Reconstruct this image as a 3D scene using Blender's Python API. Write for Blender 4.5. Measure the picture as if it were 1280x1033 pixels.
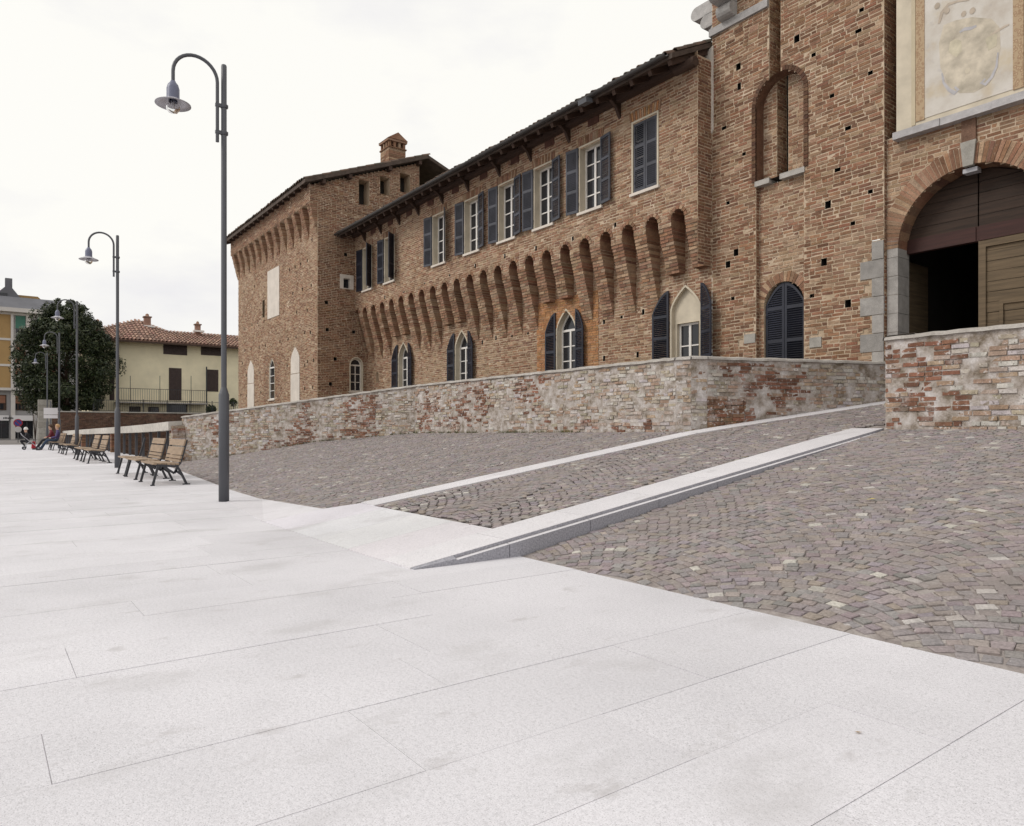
import bpy, bmesh, math, random
from mathutils import Vector, Matrix, noise
R = math.radians
random.seed(7)
for o in list(bpy.data.objects): bpy.data.objects.remove(o)
scene = bpy.context.scene
COL = scene.collection

# ---------------------------------------------------------------- camera
CAMH, FPX, HZ = 1.15, 900.0, 537.0
FW, RT = (-0.803, 0.596), (0.596, 0.803)
cam_d = bpy.data.cameras.new('camera'); cam = bpy.data.objects.new('camera', cam_d); COL.objects.link(cam)
cam.location = (0, 0, CAMH)
cam.rotation_euler = (R(90), 0, math.atan2(-FW[0], FW[1]))
cam_d.sensor_width = 36; cam_d.sensor_fit = 'HORIZONTAL'; cam_d.lens = FPX / 1280 * 36
cam_d.shift_y = (HZ - 516.5) / 1280
cam_d.clip_start = 0.05; cam_d.clip_end = 5000
scene.camera = cam

# ---------------------------------------------------------------- sky and sun (bright overcast)
SUN_EL, SUN_AZ = R(42), R(204)      # azimuth from +y clockwise: light from behind and left
w = bpy.data.worlds.new('World'); scene.world = w; w.use_nodes = True
nt = w.node_tree; nt.nodes.clear()
def N(tree, typ, **kw):
    n = tree.nodes.new(typ)
    for k, v in kw.items(): setattr(n, k, v)
    return n
wo = N(nt, 'ShaderNodeOutputWorld'); bg = N(nt, 'ShaderNodeBackground'); bg2 = N(nt, 'ShaderNodeBackground')
sky = N(nt, 'ShaderNodeTexSky'); sky.sky_type = 'NISHITA'; sky.sun_disc = False
sky.sun_elevation = SUN_EL; sky.sun_rotation = SUN_AZ; sky.dust_density = 3.0
tc = N(nt, 'ShaderNodeTexCoord'); mp = N(nt, 'ShaderNodeMapping'); mp.inputs['Scale'].default_value = (1.0, 1.0, 2.6)
mp.inputs['Location'].default_value = (0.35, 0.8, 0.2)
nz = N(nt, 'ShaderNodeTexNoise'); nz.inputs['Scale'].default_value = 2.1; nz.inputs['Detail'].default_value = 7; nz.inputs['Roughness'].default_value = 0.55
cr = N(nt, 'ShaderNodeValToRGB')
cr.color_ramp.elements[0].position = 0.30; cr.color_ramp.elements[0].color = (0.88, 0.87, 0.90, 1)
cr.color_ramp.elements[1].position = 0.50; cr.color_ramp.elements[1].color = (1.05, 1.035, 0.985, 1)
nt.links.new(tc.outputs['Generated'], mp.inputs['Vector']); nt.links.new(mp.outputs['Vector'], nz.inputs['Vector'])
nt.links.new(nz.outputs['Fac'], cr.inputs['Fac']); nt.links.new(cr.outputs['Color'], bg.inputs['Color'])
nt.links.new(sky.outputs['Color'], bg2.inputs['Color'])
bg.inputs['Strength'].default_value = 1.0; bg2.inputs['Strength'].default_value = 0.05
mixs = N(nt, 'ShaderNodeMixShader'); mixs.inputs[0].default_value = 0.06
nt.links.new(bg.outputs[0], mixs.inputs[1]); nt.links.new(bg2.outputs[0], mixs.inputs[2]); nt.links.new(mixs.outputs[0], wo.inputs['Surface'])
sd = bpy.data.lights.new('sun', 'SUN'); sd.energy = 1.5; sd.angle = R(22); sd.color = (1.0, 0.96, 0.90)
so = bpy.data.objects.new('sun', sd); COL.objects.link(so); so.location = (0, -20, 40)
sdir = Vector((math.sin(SUN_AZ) * math.cos(SUN_EL), math.cos(SUN_AZ) * math.cos(SUN_EL), math.sin(SUN_EL)))
so.rotation_euler = sdir.to_track_quat('Z', 'Y').to_euler()
scene.view_settings.view_transform = 'Standard'; scene.view_settings.look = 'None'
scene.view_settings.exposure = 0.0; scene.view_settings.gamma = 1.0
scene.render.engine = 'CYCLES'
scene.cycles.max_bounces = 6

# ---------------------------------------------------------------- pixel -> direction helpers
def ray(u, v):
    s = (u - 640) / FPX
    return (FW[0] + RT[0] * s, FW[1] + RT[1] * s, (HZ - v) / FPX)
def FAC(u, v, Y):
    d = ray(u, v); t = Y / d[1]; return d[0] * t, CAMH + d[2] * t
def SIDE(u, v, X):
    d = ray(u, v); t = X / d[0]; return d[1] * t, CAMH + d[2] * t
def proj(x, y, z):
    dep = x * FW[0] + y * FW[1]
    if dep < 0.05: return None
    lat = x * RT[0] + y * RT[1]
    return 640 + FPX * lat / dep, HZ - FPX * (z - CAMH) / dep, dep

# ---------------------------------------------------------------- materials
MATS = {}
def new_mat(name):
    m = bpy.data.materials.new(name); m.use_nodes = True; MATS[name] = m
    t = m.node_tree; b = t.nodes['Principled BSDF']
    return m, t, b
def pos_noise(t, scale, detail=4, rough=0.6, vec=None, stretch=None):
    g = N(t, 'ShaderNodeNewGeometry'); n = N(t, 'ShaderNodeTexNoise')
    n.inputs['Scale'].default_value = scale; n.inputs['Detail'].default_value = detail; n.inputs['Roughness'].default_value = rough
    if stretch:
        mpn = N(t, 'ShaderNodeMapping'); mpn.inputs['Scale'].default_value = stretch
        t.links.new(g.outputs['Position'], mpn.inputs['Vector']); t.links.new(mpn.outputs['Vector'], n.inputs['Vector'])
    else:
        t.links.new(g.outputs['Position'], n.inputs['Vector'])
    return n.outputs['Fac']
def ramp(t, fac, stops):
    r = N(t, 'ShaderNodeValToRGB'); e = r.color_ramp.elements
    while len(e) < len(stops): e.new(0.5)
    for i, (p, c) in enumerate(stops):
        e[i].position = p; e[i].color = (c[0], c[1], c[2], 1) if isinstance(c, (tuple, list)) else (c, c, c, 1)
    t.links.new(fac, r.inputs['Fac']); return r.outputs['Color']
def mix(t, a, b, fac=1.0, mode='MULTIPLY'):
    m = N(t, 'ShaderNodeMix', data_type='RGBA', blend_type=mode)
    if isinstance(fac, (int, float)): m.inputs[0].default_value = fac
    else: t.links.new(fac, m.inputs[0])
    for s, i in ((a, 6), (b, 7)):
        if isinstance(s, tuple): m.inputs[i].default_value = (*s, 1)
        else: t.links.new(s, m.inputs[i])
    return m.outputs[2]
def bump(t, b, fac, strength=0.4, dist=0.01):
    n = N(t, 'ShaderNodeBump'); n.inputs['Strength'].default_value = strength; n.inputs['Distance'].default_value = dist
    t.links.new(fac, n.inputs['Height']); t.links.new(n.outputs['Normal'], b.inputs['Normal'])
def attr_mat(name, rough=0.9, n1=(9, 0.72, 1.22), n2=(60, 0.8, 1.18), bs=0.35, bd=0.006, stain=None):
    m, t, b = new_mat(name)
    a = N(t, 'ShaderNodeAttribute'); a.attribute_name = 'Col'
    c = mix(t, a.outputs['Color'], ramp(t, pos_noise(t, n1[0]), [(0.3, n1[1]), (0.7, n1[2])]))
    f2 = pos_noise(t, n2[0], 3)
    c = mix(t, c, ramp(t, f2, [(0.3, n2[1]), (0.7, n2[2])]))
    if stain:
        for (sc, lo, hi, col) in stain:
            c = mix(t, c, col, ramp(t, pos_noise(t, sc, 6, 0.65), [(lo, 0.0), (hi, 1.0)]), 'MIX')
    t.links.new(c, b.inputs['Base Color']); b.inputs['Roughness'].default_value = rough
    b.inputs['Specular IOR Level'].default_value = 0.25
    bump(t, b, f2, bs, bd); return m
def plain(name, col, rough=0.6, var=0.15, scale=6, metal=0.0, spec=0.4, bs=0.0, bscale=40, stretch=None):
    m, t, b = new_mat(name)
    c = mix(t, tuple(col), ramp(t, pos_noise(t, scale, 5, 0.6, stretch=stretch), [(0.3, 1 - var), (0.7, 1 + var)]))
    t.links.new(c, b.inputs['Base Color']); b.inputs['Roughness'].default_value = rough
    b.inputs['Metallic'].default_value = metal; b.inputs['Specular IOR Level'].default_value = spec
    if bs: bump(t, b, pos_noise(t, bscale, 4, stretch=stretch), bs, 0.01)
    return m

M_brick = attr_mat('old_brick', 0.94, n1=(6, 0.80, 1.20), n2=(45, 0.72, 1.26), bs=0.7, bd=0.012, stain=[(0.7, 0.56, 0.95, (0.39, 0.285, 0.20)), (15.0, 0.62, 0.76, (0.43, 0.33, 0.24)), (0.45, 0.58, 0.88, (0.15, 0.095, 0.064)), (7.0, 0.68, 0.78, (0.11, 0.07, 0.05))])
M_wallbrick = attr_mat('parapet_brick', 0.92, n1=(7, 0.7, 1.25), bs=0.6, bd=0.012, stain=[(1.6, 0.54, 0.70, (0.46, 0.41, 0.385)), (14.0, 0.57, 0.65, (0.56, 0.525, 0.51)), (4.0, 0.60, 0.74, (0.15, 0.12, 0.085)), (22.0, 0.60, 0.68, (0.11, 0.08, 0.06))])
M_cobble = attr_mat('porphyry', 0.75, n1=(4, 0.86, 1.14), n2=(55, 0.76, 1.22), bs=0.6, bd=0.008, stain=[(13.0, 0.66, 0.70, (0.46, 0.43, 0.42)), (1.2, 0.52, 0.75, (0.25, 0.215, 0.20))])
M_tile = attr_mat('clay_tile', 0.85, n1=(5, 0.8, 1.2))
M_leaf = attr_mat('leaf', 0.5, n1=(1.2, 0.8, 1.2), n2=(20, 0.9, 1.1), bs=0.0)
MATS['leaf'].node_tree.nodes['Principled BSDF'].inputs['Specular IOR Level'].default_value = 0.3
M_stone = attr_mat('grey_stone', 0.85, n1=(6, 0.82, 1.15), n2=(70, 0.8, 1.15), bs=0.4, bd=0.01)

def mortar(name, c0, c1, c2, sc=1.3, bs=0.6):
    m, t, b = new_mat(name)
    c = ramp(t, pos_noise(t, sc, 8, 0.65), [(0.35, c0), (0.5, c1), (0.68, c2)])
    f = pos_noise(t, 38, 5, 0.7)
    c = mix(t, c, ramp(t, f, [(0.3, 0.78), (0.7, 1.15)]))
    t.links.new(c, b.inputs['Base Color']); b.inputs['Roughness'].default_value = 0.95; b.inputs['Specular IOR Level'].default_value = 0.15
    bump(t, b, f, bs, 0.012); return m
M_mortar = mortar('lime_mortar', (0.41, 0.31, 0.215), (0.50, 0.39, 0.285), (0.585, 0.475, 0.365))
M_mortar_p = mortar('parapet_mortar', (0.20, 0.16, 0.12), (0.42, 0.37, 0.335), (0.62, 0.585, 0.575), 4.5, 1.0)
M_bed = mortar('cobble_bedding', (0.22, 0.19, 0.18), (0.30, 0.265, 0.25), (0.42, 0.385, 0.365), 5.0)
M_cement = mortar('cement_coping', (0.33, 0.30, 0.27), (0.42, 0.39, 0.36), (0.52, 0.49, 0.46), 2.0)
M_plaster = plain('cream_plaster', (0.55, 0.485, 0.385), 0.9, 0.14, 2.4, bs=0.2)
M_plaster_w = plain('white_plaster', (0.62, 0.56, 0.50), 0.9, 0.10, 2.2, bs=0.25)
M_whitepaint = plain('white_paint', (0.72, 0.69, 0.66), 0.5, 0.05, 8)
M_blue = plain('slate_blue_paint', (0.054, 0.056, 0.071), 0.5, 0.32, 1.6)
M_navy = plain('dark_navy_paint', (0.019, 0.021, 0.034), 0.45, 0.35, 1.6)
M_wood = plain('dark_wood', (0.060, 0.034, 0.024), 0.8, 0.3, 6, bs=0.4, bscale=30, stretch=(0.3, 1, 4))
M_wooddoor = plain('door_wood', (0.125, 0.088, 0.052), 0.75, 0.35, 5, bs=0.4, bscale=30, stretch=(0.25, 0.25, 5))
M_woodred = plain('red_brown_wood', (0.042, 0.014, 0.011), 0.7, 0.25, 5, bs=0.3, bscale=30, stretch=(0.25, 0.25, 5))
M_woodtym = plain('tympanum_wood', (0.036, 0.020, 0.013), 0.75, 0.4, 5, bs=0.4, bscale=30, stretch=(0.25, 0.25, 5))
M_roofdark = plain('weathered_roof', (0.085, 0.062, 0.050), 0.9, 0.3, 4, bs=0.5)
M_gutter = plain('dark_gutter', (0.050, 0.046, 0.045), 0.5, 0.2, 3)
M_iron = plain('grey_iron', (0.085, 0.088, 0.100), 0.42, 0.06, 2)
M_ironblack = plain('black_iron', (0.035, 0.036, 0.042), 0.45, 0.1, 4)
M_benchwood = plain('bench_wood', (0.30, 0.215, 0.145), 0.6, 0.22, 7, bs=0.2, bscale=50, stretch=(0.4, 3, 3))
M_dark = plain('dark_interior', (0.03, 0.026, 0.023), 0.95, 0.2, 2)  # near-black colour stands in for unlit depth in holes, slots and openings
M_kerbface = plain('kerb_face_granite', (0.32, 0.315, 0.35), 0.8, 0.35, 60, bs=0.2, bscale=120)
M_asphalt = plain('asphalt', (0.20, 0.185, 0.18), 0.9, 0.15, 0.8, bs=0.2, bscale=60)
M_earth = plain('earth', (0.09, 0.085, 0.05), 0.95, 0.3, 0.5)
def glass_mat(name, col=(0.02, 0.021, 0.026), rough=0.08):
    m, t, b = new_mat(name)
    b.inputs['Base Color'].default_value = (*col, 1); b.inputs['Roughness'].default_value = rough; b.inputs['Specular IOR Level'].default_value = 0.5
    bump(t, b, pos_noise(t, 2.5, 2), 0.08, 0.02); return m
M_glass = glass_mat('window_glass')
m, t, b = new_mat('lamp_glass'); b.inputs['Base Color'].default_value = (0.9, 0.9, 0.9, 1); b.inputs['Roughness'].default_value = 0.05; b.inputs['Transmission Weight'].default_value = 1.0; b.inputs['IOR'].default_value = 1.2
M_lampglass = m
M_shade = plain('lamp_shade_enamel', (0.42, 0.41, 0.44), 0.35, 0.05, 5)
# granite paving
m, t, b = new_mat('granite')
a = N(t, 'ShaderNodeAttribute'); a.attribute_name = 'Col'
fsp = pos_noise(t, 190, 3, 0.8)
c = mix(t, a.outputs['Color'], ramp(t, fsp, [(0.32, 0.30), (0.42, 0.90), (0.58, 1.0), (0.70, 1.18)]))
c = mix(t, c, ramp(t, pos_noise(t, 55, 4, 0.7), [(0.34, 0.86), (0.5, 1.0), (0.68, 1.06)]))
c = mix(t, c, ramp(t, pos_noise(t, 0.55, 6, 0.6), [(0.30, 0.88), (0.62, 1.04)]))
c = mix(t, c, (0.43, 0.415, 0.42), ramp(t, pos_noise(t, 1.7, 5, 0.6, stretch=(1, 0.5, 1)), [(0.56, 0.0), (0.76, 0.65)]), 'MIX')
c = mix(t, c, (0.44, 0.42, 0.425), ramp(t, pos_noise(t, 5.0, 5, 0.6, stretch=(1, .55, 1)), [(0.62, 0.0), (0.72, 0.55)]), 'MIX')
c = mix(t, c, (0.30, 0.28, 0.27), ramp(t, pos_noise(t, 11, 3, 0.5), [(0.74, 0.0), (0.80, 0.45)]), 'MIX')
t.links.new(c, b.inputs['Base Color']); b.inputs['Roughness'].default_value = 0.72; b.inputs['Specular IOR Level'].default_value = 0.3
bump(t, b, fsp, 0.12, 0.003); M_granite = m
# joint material: partly filled with pale mortar, partly open and dark
m, t, b = new_mat('paving_joint')
c = ramp(t, pos_noise(t, 1.7, 4, 0.7), [(0.53, (0.60, 0.575, 0.585)), (0.70, (0.33, 0.32, 0.33))])
t.links.new(c, b.inputs['Base Color']); b.inputs['Roughness'].default_value = 0.95; M_joint = m

# ---------------------------------------------------------------- mesh builder
class MB:
    def __init__(s): s.v = []; s.f = []; s.mi = []; s.c = []; s.sm = []
    def poly(s, pts, mat=0, col=(1, 1, 1), smooth=False):
        i = len(s.v); s.v.extend(pts); s.c.extend([col] * len(pts)); s.f.append(tuple(range(i, i + len(pts)))); s.mi.append(mat); s.sm.append(smooth)
    def mesh(s, verts, faces, mat=0, col=(1, 1, 1), smooth=False):
        i = len(s.v); s.v.extend(verts); s.c.extend([col] * len(verts))
        for f in faces: s.f.append(tuple(i + k for k in f)); s.mi.append(mat); s.sm.append(smooth)
    def box(s, x0, x1, y0, y1, z0, z1, mat=0, col=(1, 1, 1)):
        s.mesh([(x0, y0, z0), (x1, y0, z0), (x1, y1, z0), (x0, y1, z0), (x0, y0, z1), (x1, y0, z1), (x1, y1, z1), (x0, y1, z1)], BOXF, mat, col)
    def obox(s, F, u0, u1, z0, z1, d0, d1, mat=0, col=(1, 1, 1)):
        s.mesh([F.p(u0, z0, d1), F.p(u1, z0, d1), F.p(u1, z0, d0), F.p(u0, z0, d0), F.p(u0, z1, d1), F.p(u1, z1, d1), F.p(u1, z1, d0), F.p(u0, z1, d0)], BOXF, mat, col)
    def bar(s, p, q, w, h=None, mat=0, col=(1, 1, 1), up=(0, 0, 1)):
        h = h or w; p = Vector(p); q = Vector(q); d = (q - p).normalized(); u = Vector(up)
        if abs(d.dot(u)) > 0.98: u = Vector((0, 1, 0))
        a = d.cross(u).normalized() * (w / 2); b_ = a.cross(d).normalized() * (h / 2)
        vs = [p - a - b_, p + a - b_, q + a - b_, q - a - b_, p - a + b_, p + a + b_, q + a + b_, q - a + b_]
        s.mesh([tuple(x) for x in vs], BOXF, mat, col)
    def tube(s, path, rad, seg=10, mat=0, col=(1, 1, 1), cap=True):
        pts = [Vector(p) for p in path]; n = len(pts)
        if not isinstance(rad, (list, tuple)): rad = [rad] * n
        rings = []; prev = None
        for i, p in enumerate(pts):
            d = (pts[min(i + 1, n - 1)] - pts[max(i - 1, 0)]).normalized()
            ref = prev if prev is not None else (Vector((1, 0, 0)) if abs(d.x) < 0.9 else Vector((0, 1, 0)))
            a = (ref - d * ref.dot(d)).normalized(); prev = a; b_ = d.cross(a)
            rings.append([tuple(p + (a * math.cos(2 * math.pi * k / seg) + b_ * math.sin(2 * math.pi * k / seg)) * rad[i]) for k in range(seg)])
        vs = [v for r in rings for v in r]; fs = []
        for i in range(n - 1):
            for k in range(seg):
                k2 = (k + 1) % seg; fs.append((i * seg + k, i * seg + k2, (i + 1) * seg + k2, (i + 1) * seg + k))
        s.mesh(vs, fs, mat, col, True)
        if cap:
            s.poly(rings[0][::-1], mat, col); s.poly(rings[-1], mat, col)
    def lathe(s, prof, cx, cy, seg=16, mat=0, col=(1, 1, 1)):
        vs = []; fs = []
        for (r, z) in prof:
            for k in range(seg):
                a = 2 * math.pi * k / seg; vs.append((cx + r * math.cos(a), cy + r * math.sin(a), z))
        for i in range(len(prof) - 1):
            for k in range(seg):
                k2 = (k + 1) % seg; fs.append((i * seg + k, i * seg + k2, (i + 1) * seg + k2, (i + 1) * seg + k))
        s.mesh(vs, fs, mat, col, True)
    def build(s, name, mats, parent=None, kind=None):
        me = bpy.data.meshes.new(name); me.from_pydata(s.v, [], s.f); me.update()
        for mm in (mats if isinstance(mats, (list, tuple)) else [mats]): me.materials.append(mm)
        me.polygons.foreach_set('material_index', s.mi); me.polygons.foreach_set('use_smooth', s.sm)
        at = me.color_attributes.new('Col', 'FLOAT_COLOR', 'POINT')
        flat = []
        for c_ in s.c: flat += [c_[0], c_[1], c_[2], 1.0]
        at.data.foreach_set('color', flat)
        o = bpy.data.objects.new(name, me); COL.objects.link(o)
        if parent: adopt(o, parent)
        if kind: o['kind'] = kind
        return o
BOXF = [(0, 3, 2, 1), (4, 5, 6, 7), (0, 1, 5, 4), (1, 2, 6, 5), (2, 3, 7, 6), (3, 0, 4, 7)]
def root_loc(p):
    l = Vector(p.location)
    while p.parent: p = p.parent; l = Vector(p.location) if p.type == 'EMPTY' else l
    return l
def adopt(o, parent):
    # meshes are modelled in world coordinates; keep them in place under a parent that stands at its base
    o.parent = parent
    o.matrix_parent_inverse = WORLD_OF(parent).inverted()
_W = {}
def WORLD_OF(o):
    m_ = o.matrix_basis.copy()
    if o.parent: m_ = WORLD_OF(o.parent) @ o.matrix_parent_inverse @ m_
    return m_
def thing(name, label, cat, loc=(0, 0, 0), group=None):
    o = bpy.data.objects.new(name, None); COL.objects.link(o); o.location = loc; o.empty_display_size = 0.3
    return tag(o, label, cat, group)
def tag(o, label, cat, group=None):
    o['label'] = label; o['category'] = cat
    if group: o['group'] = group
    return o
def structure(o): o['kind'] = 'structure'; return o
def dup(o, offset, parent=None):
    """copy a thing with its parts; everything moves by offset"""
    c_ = o.copy(); COL.objects.link(c_)
    if parent is None:
        c_.location = Vector(o.location) + Vector(offset)
    else:
        mi_ = o.matrix_parent_inverse.copy(); c_.parent = parent; c_.matrix_parent_inverse = mi_
    for ch in list(o.children): dup(ch, offset, c_)
    return c_

class Fr:
    """vertical plane frame: u along U, z up, d along outward normal N = U x Z"""
    def __init__(s, O, U):
        s.O = O; l = math.hypot(*U[:2]); s.U = (U[0] / l, U[1] / l); s.N = (s.U[1], -s.U[0]); s.ang = math.atan2(s.U[1], s.U[0])
    def p(s, u, z, d=0.0): return (s.O[0] + s.U[0] * u + s.N[0] * d, s.O[1] + s.U[1] * u + s.N[1] * d, s.O[2] + z if len(s.O) > 2 else z)

# arched outline: list of (u,z) going counter-clockwise from bottom left
def outline(a, b, z0, zs, kind='rect', h=None, n=8):
    if kind == 'rect': return [(a, z0), (b, z0), (b, zs), (a, zs)]
    mid, hw = (a + b) / 2, (b - a) / 2; h = h or hw; pts = [(a, z0), (b, z0)]
    right = []
    for i in range(n + 1):
        k = i / n
        if kind == 'round': th = k * math.pi / 2; right.append((hw * math.cos(th), zs + h * math.sin(th)))
        else: right.append((hw * (1 - k ** 1.7), zs + h * k))
    pts += [(mid + x, z) for x, z in right]
    pts += [(mid - x, z) for x, z in reversed(right[:-1])]
    return pts
class Cut:
    def __init__(s, a, b, z0, zs, kind='rect', h=None): s.a, s.b, s.z0, s.zs, s.kind = a, b, z0, zs, kind; s.h = h or (b - a) / 2
    def at(s, z):
        if z < s.z0: return None
        if z <= s.zs: return (s.a, s.b)
        if s.kind == 'rect': return None
        k = (z - s.zs) / s.h
        if k >= 1: return None
        hw = (s.b - s.a) / 2; mid = (s.a + s.b) / 2
        x = hw * math.sqrt(max(0, 1 - k * k)) if s.kind == 'round' else hw * (1 - k ** 1.7)
        return (mid - x, mid + x)
def minus(iv, cut):
    out = []
    for a, b in iv:
        if cut[1] <= a or cut[0] >= b: out.append((a, b)); continue
        if cut[0] > a: out.append((a, cut[0]))
        if cut[1] < b: out.append((cut[1], b))
    return out

# ---------------------------------------------------------------- brick palettes
def pal(n, bases, jit=0.18):
    rs = random.Random(n * 13 + len(bases)); out = []
    for i in range(n):
        c_ = bases[i % len(bases)]; k = 1 + rs.uniform(-jit, jit)
        out.append(tuple(min(1, x * k * (1 + rs.uniform(-0.05, 0.05))) for x in c_))
    return out
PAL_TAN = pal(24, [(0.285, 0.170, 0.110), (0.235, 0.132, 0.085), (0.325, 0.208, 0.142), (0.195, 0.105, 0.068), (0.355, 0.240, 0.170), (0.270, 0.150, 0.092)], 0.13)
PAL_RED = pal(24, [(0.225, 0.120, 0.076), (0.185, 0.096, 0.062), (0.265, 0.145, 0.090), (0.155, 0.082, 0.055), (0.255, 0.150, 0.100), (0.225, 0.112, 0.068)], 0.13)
PAL_ORANGE = pal(16, [(0.37, 0.19, 0.09), (0.33, 0.165, 0.076), (0.40, 0.22, 0.115)], 0.12)
PAL_PARA = pal(24, [(0.25, 0.125, 0.082), (0.34, 0.245, 0.18), (0.41, 0.34, 0.28), (0.50, 0.455, 0.43), (0.175, 0.085, 0.058), (0.37, 0.275, 0.20)], .12)
PAL_DARK = pal(16, [(0.095, 0.052, 0.038), (0.075, 0.044, 0.035), (0.12, 0.068, 0.048)])
PAL_COB = pal(24, [(0.268, 0.232, 0.232), (0.280, 0.243, 0.238), (0.248, 0.220, 0.228), (0.284, 0.245, 0.228), (0.256, 0.220, 0.221), (0.272, 0.240, 0.240)], 0.09)
PAL_COBW = pal(6, [(0.50, 0.47, 0.43), (0.42, 0.385, 0.345), (0.36, 0.325, 0.29)], 0.1)

def lay(F, u0, u1, z0, z1, cuts=(), back=None, course=0.076, L=0.25, joint=0.021, pr=(0.002, 0.011), pal_=PAL_TAN, pick=None,
        topf=None, botf=None, jit=0.009, skip=None, rs=None, lim=None):
    """courses of bricks on a plane with openings; returns brick records, adds the mortar face to `back`"""
    rs = rs or random.Random(int(u0 * 31 + z0 * 17)); recs = []; n = int(math.ceil((z1 - z0) / course - 1e-6))
    for i in range(n):
        za = z0 + i * course; zb = min(za + course, z1); zc = (za + zb) / 2
        iv = [(u0, u1)] if lim is None else [lim(zc)]
        if iv[0][0] >= iv[0][1]: continue
        for cu in cuts:
            c_ = cu.at(zc)
            if c_: iv = minus(iv, c_)
        for a, b in iv:
            if back is not None and topf is None: back.poly([F.p(a, za), F.p(b, za), F.p(b, zb), F.p(a, zb)], 0)
            if zb - za < 0.04: continue
            x = math.floor((a - u0) / L) * L + u0 - (i % 2) * L / 2 + rs.uniform(-0.03, 0.03)
            while x < b:
                ln = L if rs.random() < 0.72 else L / 2
                p, q = max(x, a) + joint / 2, min(x + ln, b) - joint / 2
                if q - p > 0.035:
                    um = (p + q) / 2; ok = True
                    if topf and zb > topf(um) + 0.02: ok = False
                    if botf and zb < botf(um): ok = False
                    if skip and skip(um, zc, rs): ok = False
                    if ok:
                        ci = pick(um, zc, rs) if pick else rs.randrange(len(pal_))
                        dz = rs.uniform(-1, 1) * 0.004
                        recs.append((F, p, q, za + joint / 2 + dz, zb - joint / 2 + dz, rs.uniform(*pr), ci, pal_, jit))
                x += ln
    return recs
VAR = {}
def brick_variant(pal_, ci, mat):
    k = (id(pal_), ci, mat.name)
    if k not in VAR:
        rs = random.Random(ci * 7 + 3); j = lambda: rs.uniform(-0.04, 0.04)
        vs = [(sx * 0.5 + (j() if sy < 0 else 0), sy * 0.5, sz * 0.5 + (j() * 2 if sy < 0 else 0)) for sz in (-1, 1) for sx, sy in ((-1, -1), (1, -1), (1, 1), (-1, 1))]
        me = bpy.data.meshes.new('brick'); me.from_pydata(vs, [], [(0, 3, 2, 1), (4, 5, 6, 7), (0, 1, 5, 4), (1, 2, 6, 5), (3, 0, 4, 7)]); me.update()
        me.materials.append(mat); at = me.color_attributes.new('Col', 'FLOAT_COLOR', 'POINT')
        at.data.foreach_set('color', [x for _ in vs for x in (*pal_[ci], 1.0)]); VAR[k] = me
    return VAR[k]
def emit_bricks(recs, parent, mat, n=300, vis=None, name='brick', stuff='bricks'):
    """the n bricks that show largest become parts of their own, the others one joined part"""
    sc = []
    for i, r in enumerate(recs):
        F = r[0]; p = F.p((r[1] + r[2]) / 2, (r[3] + r[4]) / 2)
        q = proj(*p)
        if q and -5 < q[0] < 1285 and -5 < q[1] < 1038 and (vis is None or vis(q[0], q[1], p)):
            sc.append(((r[2] - r[1]) / q[2] ** 2 * (F.N[0] * -p[0] + F.N[1] * -p[1]) / q[2], i))
    sc.sort(reverse=True); pick = set(i for _, i in sc[:n])
    mb = MB(); rs = random.Random(5); base = WORLD_OF(parent).inverted()
    for i, (F, a, b, za, zb, d, ci, pal_, jit) in enumerate(recs):
        if i in pick:
            o = bpy.data.objects.new(name, brick_variant(pal_, ci, mat)); COL.objects.link(o)
            o.parent = parent; o.matrix_parent_inverse = base
            c_ = F.p((a + b) / 2, (za + zb) / 2, (d - 0.03) / 2)
            o.location = c_; o.rotation_euler = (rs.uniform(-.01, .01), rs.uniform(-.012, .012), F.ang); o.scale = (b - a, d + 0.03, zb - za)
        else:
            j = lambda: rs.uniform(-jit, jit)
            vs = [F.p(a, za, -0.02), F.p(b, za, -0.02), F.p(b, zb, -0.02), F.p(a, zb, -0.02),
                  F.p(a + j(), za + j(), d + j() * .6), F.p(b + j(), za + j(), d + j() * .6), F.p(b + j(), zb + j(), d + j() * .6), F.p(a + j(), zb + j(), d + j() * .6)]
            mb.mesh(vs, [(4, 5, 6, 7), (0, 1, 5, 4), (1, 2, 6, 5), (2, 3, 7, 6), (3, 0, 4, 7)], 0, pal_[ci])
    if mb.v: mb.build(stuff, mat, parent, 'stuff')

# ================================================================ GROUND HEIGHTS
YF = 14.5                                    # castle wall plane (gate tower and lower wing)
YO = 13.95                                   # overhanging upper storey of the wing
RS = 0.147; RY0 = 2.85                        # ramp slope and start
def z_ramp(x, y): return max(0.0, RS * (y - RY0))
XB1, XC = -8.60, -5.2                        # left band and right kerb of the ramp
YR0, YR1 = 3.95, 10.65
def z_right(x, y): return max(0.0, 1.15 * (y - YR0) / (YR1 - YR0))
def interp(x, pts):
    if x <= pts[0][0]: return pts[0][1]
    for (x0, y0), (x1, y1) in zip(pts, pts[1:]):
        if x <= x1: return y0 + (y1 - y0) * (x - x0) / (x1 - x0)
    return pts[-1][1]
B_PTS = [(-27.2, 5.2), (-24.2, 4.75), (-14.0, 3.85), (-9.0, 3.62)]           # paving/cobble edge
W_PTS = [(-27.0, 5.72), (-18.9, 10.45), (-8.6, 10.45)]                        # foot of the parapet
ZW_PTS = [(-27.0, 0.0), (-24.7, 0.32), (-21.9, 0.77), (-18.9, 1.04), (-8.6, 1.11)]
ZB_PTS = [(-12, 0.0), (-9.0, 0.112), (-8.8, 0.112)]
def z_left(x, y):
    yb, yw = interp(x, B_PTS), interp(x, W_PTS)
    k = min(1, max(0, (y - yb) / max(0.05, yw - yb)))
    zb = interp(x, ZB_PTS); return zb + (interp(x, ZW_PTS) - zb) * k

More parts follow.
